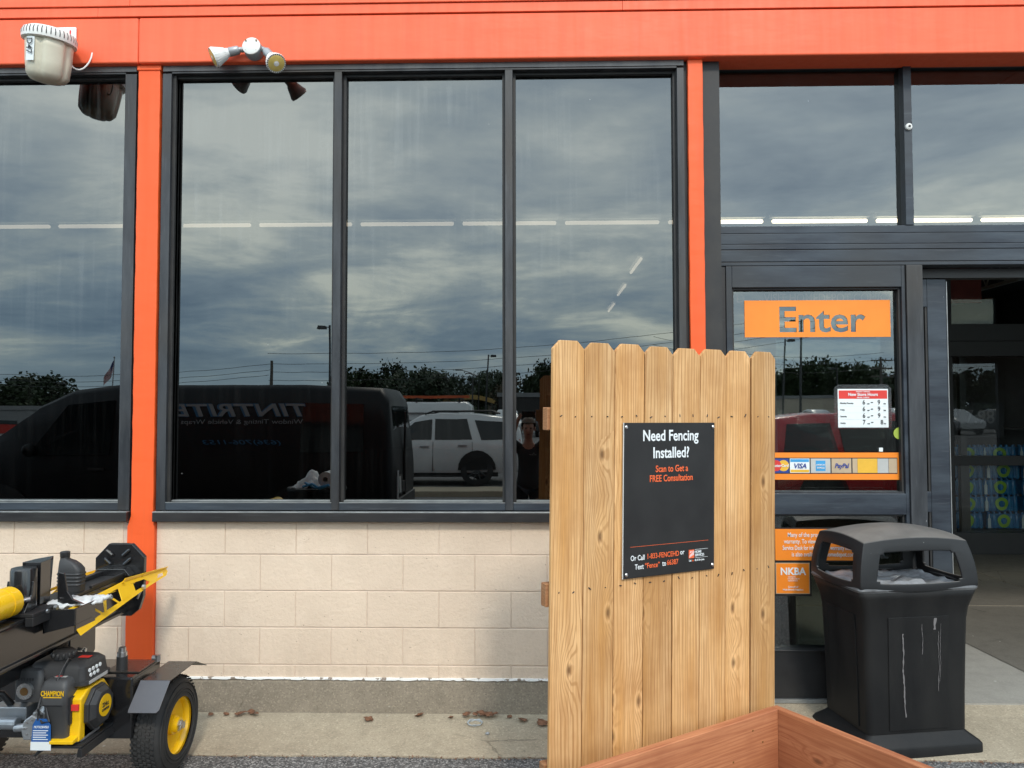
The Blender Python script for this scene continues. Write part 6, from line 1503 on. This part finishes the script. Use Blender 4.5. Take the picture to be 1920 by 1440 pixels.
# flag
fx, fy = place(205, 80)
fg = thing('flag', 'flag with red and white stripes on a tall pole left of the orange column', 'flag', (fx, fy, 0))
b = MB(); b.cyl((0, 0, 0), (0, 0, height(668, 80)), .06, n=10); b.ball((0, 0, height(668, 80)), .12, 8); b.build('flag_pole', M['galv'], fg, smooth=True)
H = height(673, 80)
b = MB(); b2 = MB()
for i in range(13):
    m = b if i % 2 == 0 else b2
    for k in range(10):
        def P(u, v): return (-1.05 * u + .10 * math.sin(u * 7), .22 * math.sin(u * 8 + v), H - 1.35 * v - 1.9 * u ** 1.1 + .2 * u * v)
        u0, u1_ = k / 10, (k + 1) / 10; v0, v1 = i / 13, (i + 1) / 13
        m.poly([P(u0, v0), P(u1_, v0), P(u1_, v1), P(u0, v1)])
for m, mat_ in ((b, pm('flag_red', (.35, .02, .03), None, .8)), (b2, pm('flag_white', (.6, .6, .6), None, .8))):
    o = m.build('stripe', mat_, fg, recalc=False); so = o.modifiers.new('thickness', 'SOLIDIFY'); so.thickness = .004
b = MB()
for k in range(4): b.poly([(P(k / 10, 0)[0], P(k / 10, 0)[1] + .03, P(k / 10, 0)[2]), (P(k / 10 + .1, 0)[0], P(k / 10 + .1, 0)[1] + .03, P(k / 10 + .1, 0)[2]), (P(k / 10 + .1, 7 / 13)[0], P(k / 10 + .1, 7 / 13)[1] + .03, P(k / 10 + .1, 7 / 13)[2]), (P(k / 10, 7 / 13)[0], P(k / 10, 7 / 13)[1] + .03, P(k / 10, 7 / 13)[2])])
o = b.build('canton', pm('flag_blue', (.02, .03, .12), None, .8), fg, recalc=False); so = o.modifiers.new('thickness', 'SOLIDIFY'); so.thickness = .004
# far buildings
M['far_wall'] = pm('pale_far_wall', (0.42, 0.36, 0.29), (0.34, 0.29, 0.23), 0.8, scale=.4); M['far_brick'] = pm('brick_far_wall', (0.20, 0.085, 0.05), None, 0.85); M['far_roof'] = pm('grey_far_roof', (0.22, 0.22, 0.22), None, 0.8)
def shop(name, label, x, y, w, d, h, wall, band, win, rz=0.0):
    t = thing(name, label, 'building', (x, y, 0), rz)
    b = MB(); b.box(-w / 2, w / 2, -d, 0, 0, h); b.build('wall', wall, t)
    b = MB(); b.box(-w / 2 - .1, w / 2 + .1, -d - .1, .1, h, h + .35); b.build('roof', M['far_roof'], t)
    b = MB(); b.box(-w / 2, w / 2, .01, .06, .0, h * .4); b.build('base_band', band, t)
    for k in range(win):
        xx = -w / 2 + (k + .5) * w / win
        b = MB(); b.box(xx - w / win * .3, xx + w / win * .3, .07, .10, .8, h * .36 + .4); b.build('window', M['car_glass'], t)
x, y = place(1560, 92); shop('pale_shop', 'pale low shop with brick band beyond the parked cars in the side light', x, y, 12, 14, 3.4, M['far_wall'], M['far_brick'], 4)
x, y = place(-10, 62); shop('red_shop', 'low shop with a red band beyond the front of the black van', x, y, 13, 10, 2.0, M['far_roof'], M['tail_red'], 3)
x, y = place(1000, 62); shop('glass_shop', 'dark fronted shop above the photographer', x, y, 5.5, 8, 3.0, M['inside_dark'], M['print_grey'], 4)
x, y = place(882, 118)
cp = thing('fuel_canopy', 'curved yellow fuel station canopy beyond the ladders', 'canopy', (x, y, 0))
b = MB(); b.prism([(-4.2 + 8.4 * k / 10, 3.7 + .8 * math.sin(math.pi * k / 10)) for k in range(11)] + [(4.2 - 8.4 * k / 10, 3.0 + .8 * math.sin(math.pi * k / 10)) for k in range(11)], 'y', -8, 0); b.build('roof', pm('ochre_canopy', (.40, .25, .07), None, .6), cp)
b = MB()
for q in (-3.2, 3.2): b.box(q - .25, q + .25, -4.3, -3.8, 0, 3.4)
b.build('column', M['far_wall'], cp)
# waste bin with a bag and a paper roll, between the van and the wall
wb = thing('waste_drum', 'dark drum heaped with a plastic bag mirrored in front of the black van', 'bin', (-2.0, -2.72, 0))
b = MB(); b.lathe((0, 0, 0), (0, 0, 1.03), [(0, .22), (.02, .235), (.48, .25), (.5, .258), (.52, .25), (.96, .265), (.98, .28), (1, .275)], 28); b.build('drum', M['car_black'], wb, smooth=True)
b = MB(); g = {}
for i in range(15):
    for j in range(15):
        u, w = -1 + i / 7, -1 + j / 7; rr_ = math.hypot(u, w)
        g[i, j] = b.bm.verts.new((u * .16 - .05, w * .16, 1.035 + .16 * max(0, 1 - rr_) + .05 * mnoise.noise((u * 3, w * 3, 5)) + .02 * mnoise.noise((u * 8, w * 8, 1))))
for i in range(14):
    for j in range(14): b.face([g[i, j], g[i + 1, j], g[i + 1, j + 1], g[i, j + 1]])
o = b.build('plastic_bag', M['paper'], None, smooth='all'); o.location = wb.location; so = o.modifiers.new('thickness', 'SOLIDIFY'); so.thickness = .006; tag(o, 'crumpled pale plastic bag on top of the dark drum', 'plastic bag')
pr_ = thing('paper_roll', 'white paper towel roll lying on top of the dark drum', 'paper roll', (-1.86, -2.62, 1.12))
b = MB(); b.lathe((0, -.13, 0), (0, .13, 0), [(0, .024), (0, .068), (1, .068), (1, .024), (0, .024)], 28, False); b.build('roll', M['paper'], pr_, smooth=True)
b = MB(); b.lathe((0, -.131, 0), (0, .131, 0), [(0, .020), (0, .0245), (1, .0245), (1, .020), (0, .020)], 20, False); b.build('core', M['far_wall'], pr_)
b = MB(); b.tube([(-.20, .16, -.07), (-.10, .2, -.04), (-.04, .18, -.085), (.05, .19, -.05)], .012, 6); b.tube([(-.18, .17, -.03), (-.08, .19, -.08), (.02, .19, -.06)], .010, 6)
o = b.build('blue_cord', M['print_lblue'], None, smooth=True); o.location = (-1.86, -2.62, 1.125); tag(o, 'tangled light blue cord beside the paper roll on the dark drum', 'cord')

# ---------------------------------------------------------------- the photographer, mirrored in the glass
M['skin'] = pm('skin', (0.42, 0.23, 0.16), (0.36, 0.19, 0.13), 0.55, scale=20)
M['shirt'] = pm('black_cotton_shirt', (0.012, 0.012, 0.013), (0.02, 0.02, 0.02), 0.85)
M['jeans'] = pm('dark_trousers', (0.015, 0.016, 0.02), (0.022, 0.023, 0.028), 0.85)
M['hair'] = pm('light_brown_hair', (0.12, 0.075, 0.045), (0.08, 0.05, 0.03), 0.6, stretch=(8, 8, 1))
M['phone'] = pm('black_phone_shell', (0.01, 0.01, 0.011), None, 0.25)
def skin_mesh(name, chains, mat, parent, root, levels=2):
    """chains: lists of (x, y, z, radius); points shared by position are joined"""
    idx = {}; V = []; Rad = []; E = []
    def vid(p):
        k = tuple(round(c, 4) for c in p[:3])
        if k not in idx: idx[k] = len(V); V.append(p[:3]); Rad.append(p[3])
        return idx[k]
    for ch in chains:
        for a, c in zip(ch, ch[1:]): E.append((vid(a), vid(c)))
    me = bpy.data.meshes.new(name); me.from_pydata(V, E, []); me.materials.append(mat)
    o = bpy.data.objects.new(name, me); col.objects.link(o)
    if parent: o.parent = parent
    sk = o.modifiers.new('skin', 'SKIN'); sk.use_smooth_shade = True; sk.branch_smoothing = .6
    for i, r in enumerate(Rad):
        d = me.skin_vertices[0].data[i]; d.radius = r if isinstance(r, tuple) else (r, r); d.use_root = (i == idx[tuple(round(c, 4) for c in root[:3])])
    sb = o.modifiers.new('subdivision', 'SUBSURF'); sb.levels = 1; sb.render_levels = levels
    return o
PY = -4.50
me_ = thing('person', 'person in a black T shirt holding up a phone mirrored beside the fence', 'person', (0.0, PY, 0))
pel = (0, 0, .90, (.135, .095)); sp1 = (0, -.01, 1.08, (.125, .088)); chs = (0, -.01, 1.24, (.145, .095)); nk0 = (0, -.015, 1.365, (.085, .065)); nk1 = (0, .0, 1.42, .047)
hd = [(0, .012, 1.462, (.055, .068)), (0, .012, 1.51, (.068, .085)), (0, .002, 1.565, (.073, .092)), (0, -.008, 1.615, (.062, .078))]
shL, shR = (-.155, -.015, 1.335, .055), (.155, -.015, 1.335, .055)
elL, elR = (-.215, .10, 1.40, .040), (.20, .13, 1.42, .040)
wrL, wrR = (-.135, .205, 1.615, .026), (.125, .215, 1.63, .026)
paL, paR = (-.105, .222, 1.675, (.030, .018)), (.100, .228, 1.685, (.030, .018))
chains = [[pel, sp1, chs, nk0, nk1] + hd]
for s, sh_, el_, wr2, pa in ((-1, shL, elL, wrL, paL), (1, shR, elR, wrR, paR)):
    chains.append([chs, (s * .10, -.012, 1.325, .065), sh_, ((sh_[0] + el_[0]) / 2, (sh_[1] + el_[1]) / 2, (sh_[2] + el_[2]) / 2 - .005, .047), el_, ((el_[0] + wr2[0]) / 2, (el_[1] + wr2[1]) / 2, (el_[2] + wr2[2]) / 2, .037), wr2, pa])
    for k, (dx, dz, L) in enumerate(((.026, .030, 1.0), (.020, .014, 1.1), (.018, -.004, 1.05), (.014, -.022, .85))):
        b0 = pa; p1 = (pa[0] - s * .006 + s * .012, pa[1] + .022, pa[2] + dz, .0085); p2 = (p1[0] - s * .012 * L, pa[1] + .034, p1[2] + .004, .0078); p3 = (p2[0] - s * .018 * L, pa[1] + .030, p2[2] + .002, .0068)
        chains.append([b0, p1, p2, p3])
    t1 = (pa[0] - s * .022, pa[1] - .006, pa[2] + .016, .011); t2 = (pa[0] - s * .038, pa[1] + .004, pa[2] + .030, .0088)
    chains.append([pa, t1, t2])
    hip = (s * .085, 0, .86, .088); kn = (s * .095, .012, .48, .056); an = (s * .10, -.02, .085, .040)
    chains.append([pel, hip, (s * .09, .008, .68, .076), kn, (s * .098, -.012, .30, .052), an, (s * .105, .09, .035, .034), (s * .108, .15, .028, .028)])
body = skin_mesh('body', chains, M['skin'], me_, pel)
b = MB(); b.prism([(.085, 1.545), (.094, 1.535), (.112, 1.500), (.090, 1.494)], 'x', -.012, .012); b.build('nose', M['skin'], body, bevel=.004, smooth='all')
b = MB()
for s in (-1, 1): b.ball((s * .078, .005, 1.535), .022, 8, (.45, .8, 1.3))
b.build('ear', M['skin'], body, smooth='all')
b = MB()
for s in (-1, 1): b.ball((s * .030, .082, 1.545), .011, 8, (1.2, .6, .7))
b.build('eye', M['ink_black'], body)
b = MB(); b.ball((0, .085, 1.472), .016, 8, (1.5, .5, .4)); b.build('mouth', pm('lips', (.26, .10, .08), None, .5), body)
b = MB(); bmesh.ops.create_uvsphere(b.bm, u_segments=20, v_segments=12, radius=.105, matrix=Matrix.Translation((0, -.012, 1.578)) @ Matrix.Diagonal((.84, 1.0, 1.0, 1)))
bmesh.ops.delete(b.bm, geom=[v for v in b.bm.verts if v.co.z < 1.60 - .9 * max(0, -(v.co.y - .03)) * 1.4 and v.co.y > -.06], context='VERTS')
for v in b.bm.verts:
    if v.co.z < 1.55: v.co.z = max(v.co.z, 1.44)
b.build('hair', M['hair'], me_, smooth='all')
sh_c = [[(0, 0, .74, (.158, .118)), (0, 0, .90, (.165, .122)), (0, -.008, 1.08, (.148, .108)), (0, -.01, 1.25, (.162, .112)), (0, -.014, 1.375, (.088, .072))]]
for s, sh_, el_ in ((-1, shL, elL), (1, shR, elR)):
    sh_c.append([(0, -.01, 1.25, (.162, .112)), (s * .10, -.012, 1.325, .078), (sh_[0], sh_[1], sh_[2], .068), (sh_[0] + (el_[0] - sh_[0]) * .55, sh_[1] + (el_[1] - sh_[1]) * .55, sh_[2] + (el_[2] - sh_[2]) * .55, .062)])
shirt = skin_mesh('shirt', sh_c, M['shirt'], me_, (0, 0, .74))
text_mesh([('THE', .075, .108, 1.245, .010, 1.0, .0, 'LEFT', 0, (R(90), 0, R(180))), ('TINT SHOP', .095, .108, 1.228, .012, 1.0, .0, 'LEFT', 0, (R(90), 0, R(180)))], 'print', M['print_grey'], shirt)
tr_c = []
for s in (-1, 1): tr_c.append([(0, 0, .93, (.148, .108)), (s * .087, 0, .84, .102), (s * .092, .008, .66, .088), (s * .097, .010, .46, .072), (s * .10, -.012, .26, .066), (s * .10, -.018, .07, .062)])
skin_mesh('trousers', tr_c, M['jeans'], me_, (0, 0, .93))
b = MB()
for s in (-1, 1): b.loft([[(s * .105 + dx * w, dy * l + .05, z) for dx, dy in ((-1, -1), (-1, .6), (-.6, 1), (.6, 1), (1, .6), (1, -1))] for z, w, l in ((0, .048, .13), (.03, .05, .132), (.07, .042, .10), (.10, .04, .07))])
b.build('shoe', M['ink_black'], me_, bevel=.006)
ph = thing('phone', 'black phone held up in both hands by the person mirrored in the glass', 'phone', (0.0, -4.256, 1.705))
b = MB(); b.box(-.078, .078, -.004, .004, -.034, .040); b.build('phone_case', M['phone'], ph, bevel=.003)
b = MB(); b.box(-.072, .072, -.0052, -.0042, -.029, .035); b.build('screen', M['car_glass'], ph)
b = MB(); b.cyl((.0, .0042, .025), (.0, .006, .025), .008, n=16); b.cyl((.022, .0042, .025), (.022, .006, .025), .008, n=16); b.build('camera_lens', M['car_glass'], ph)
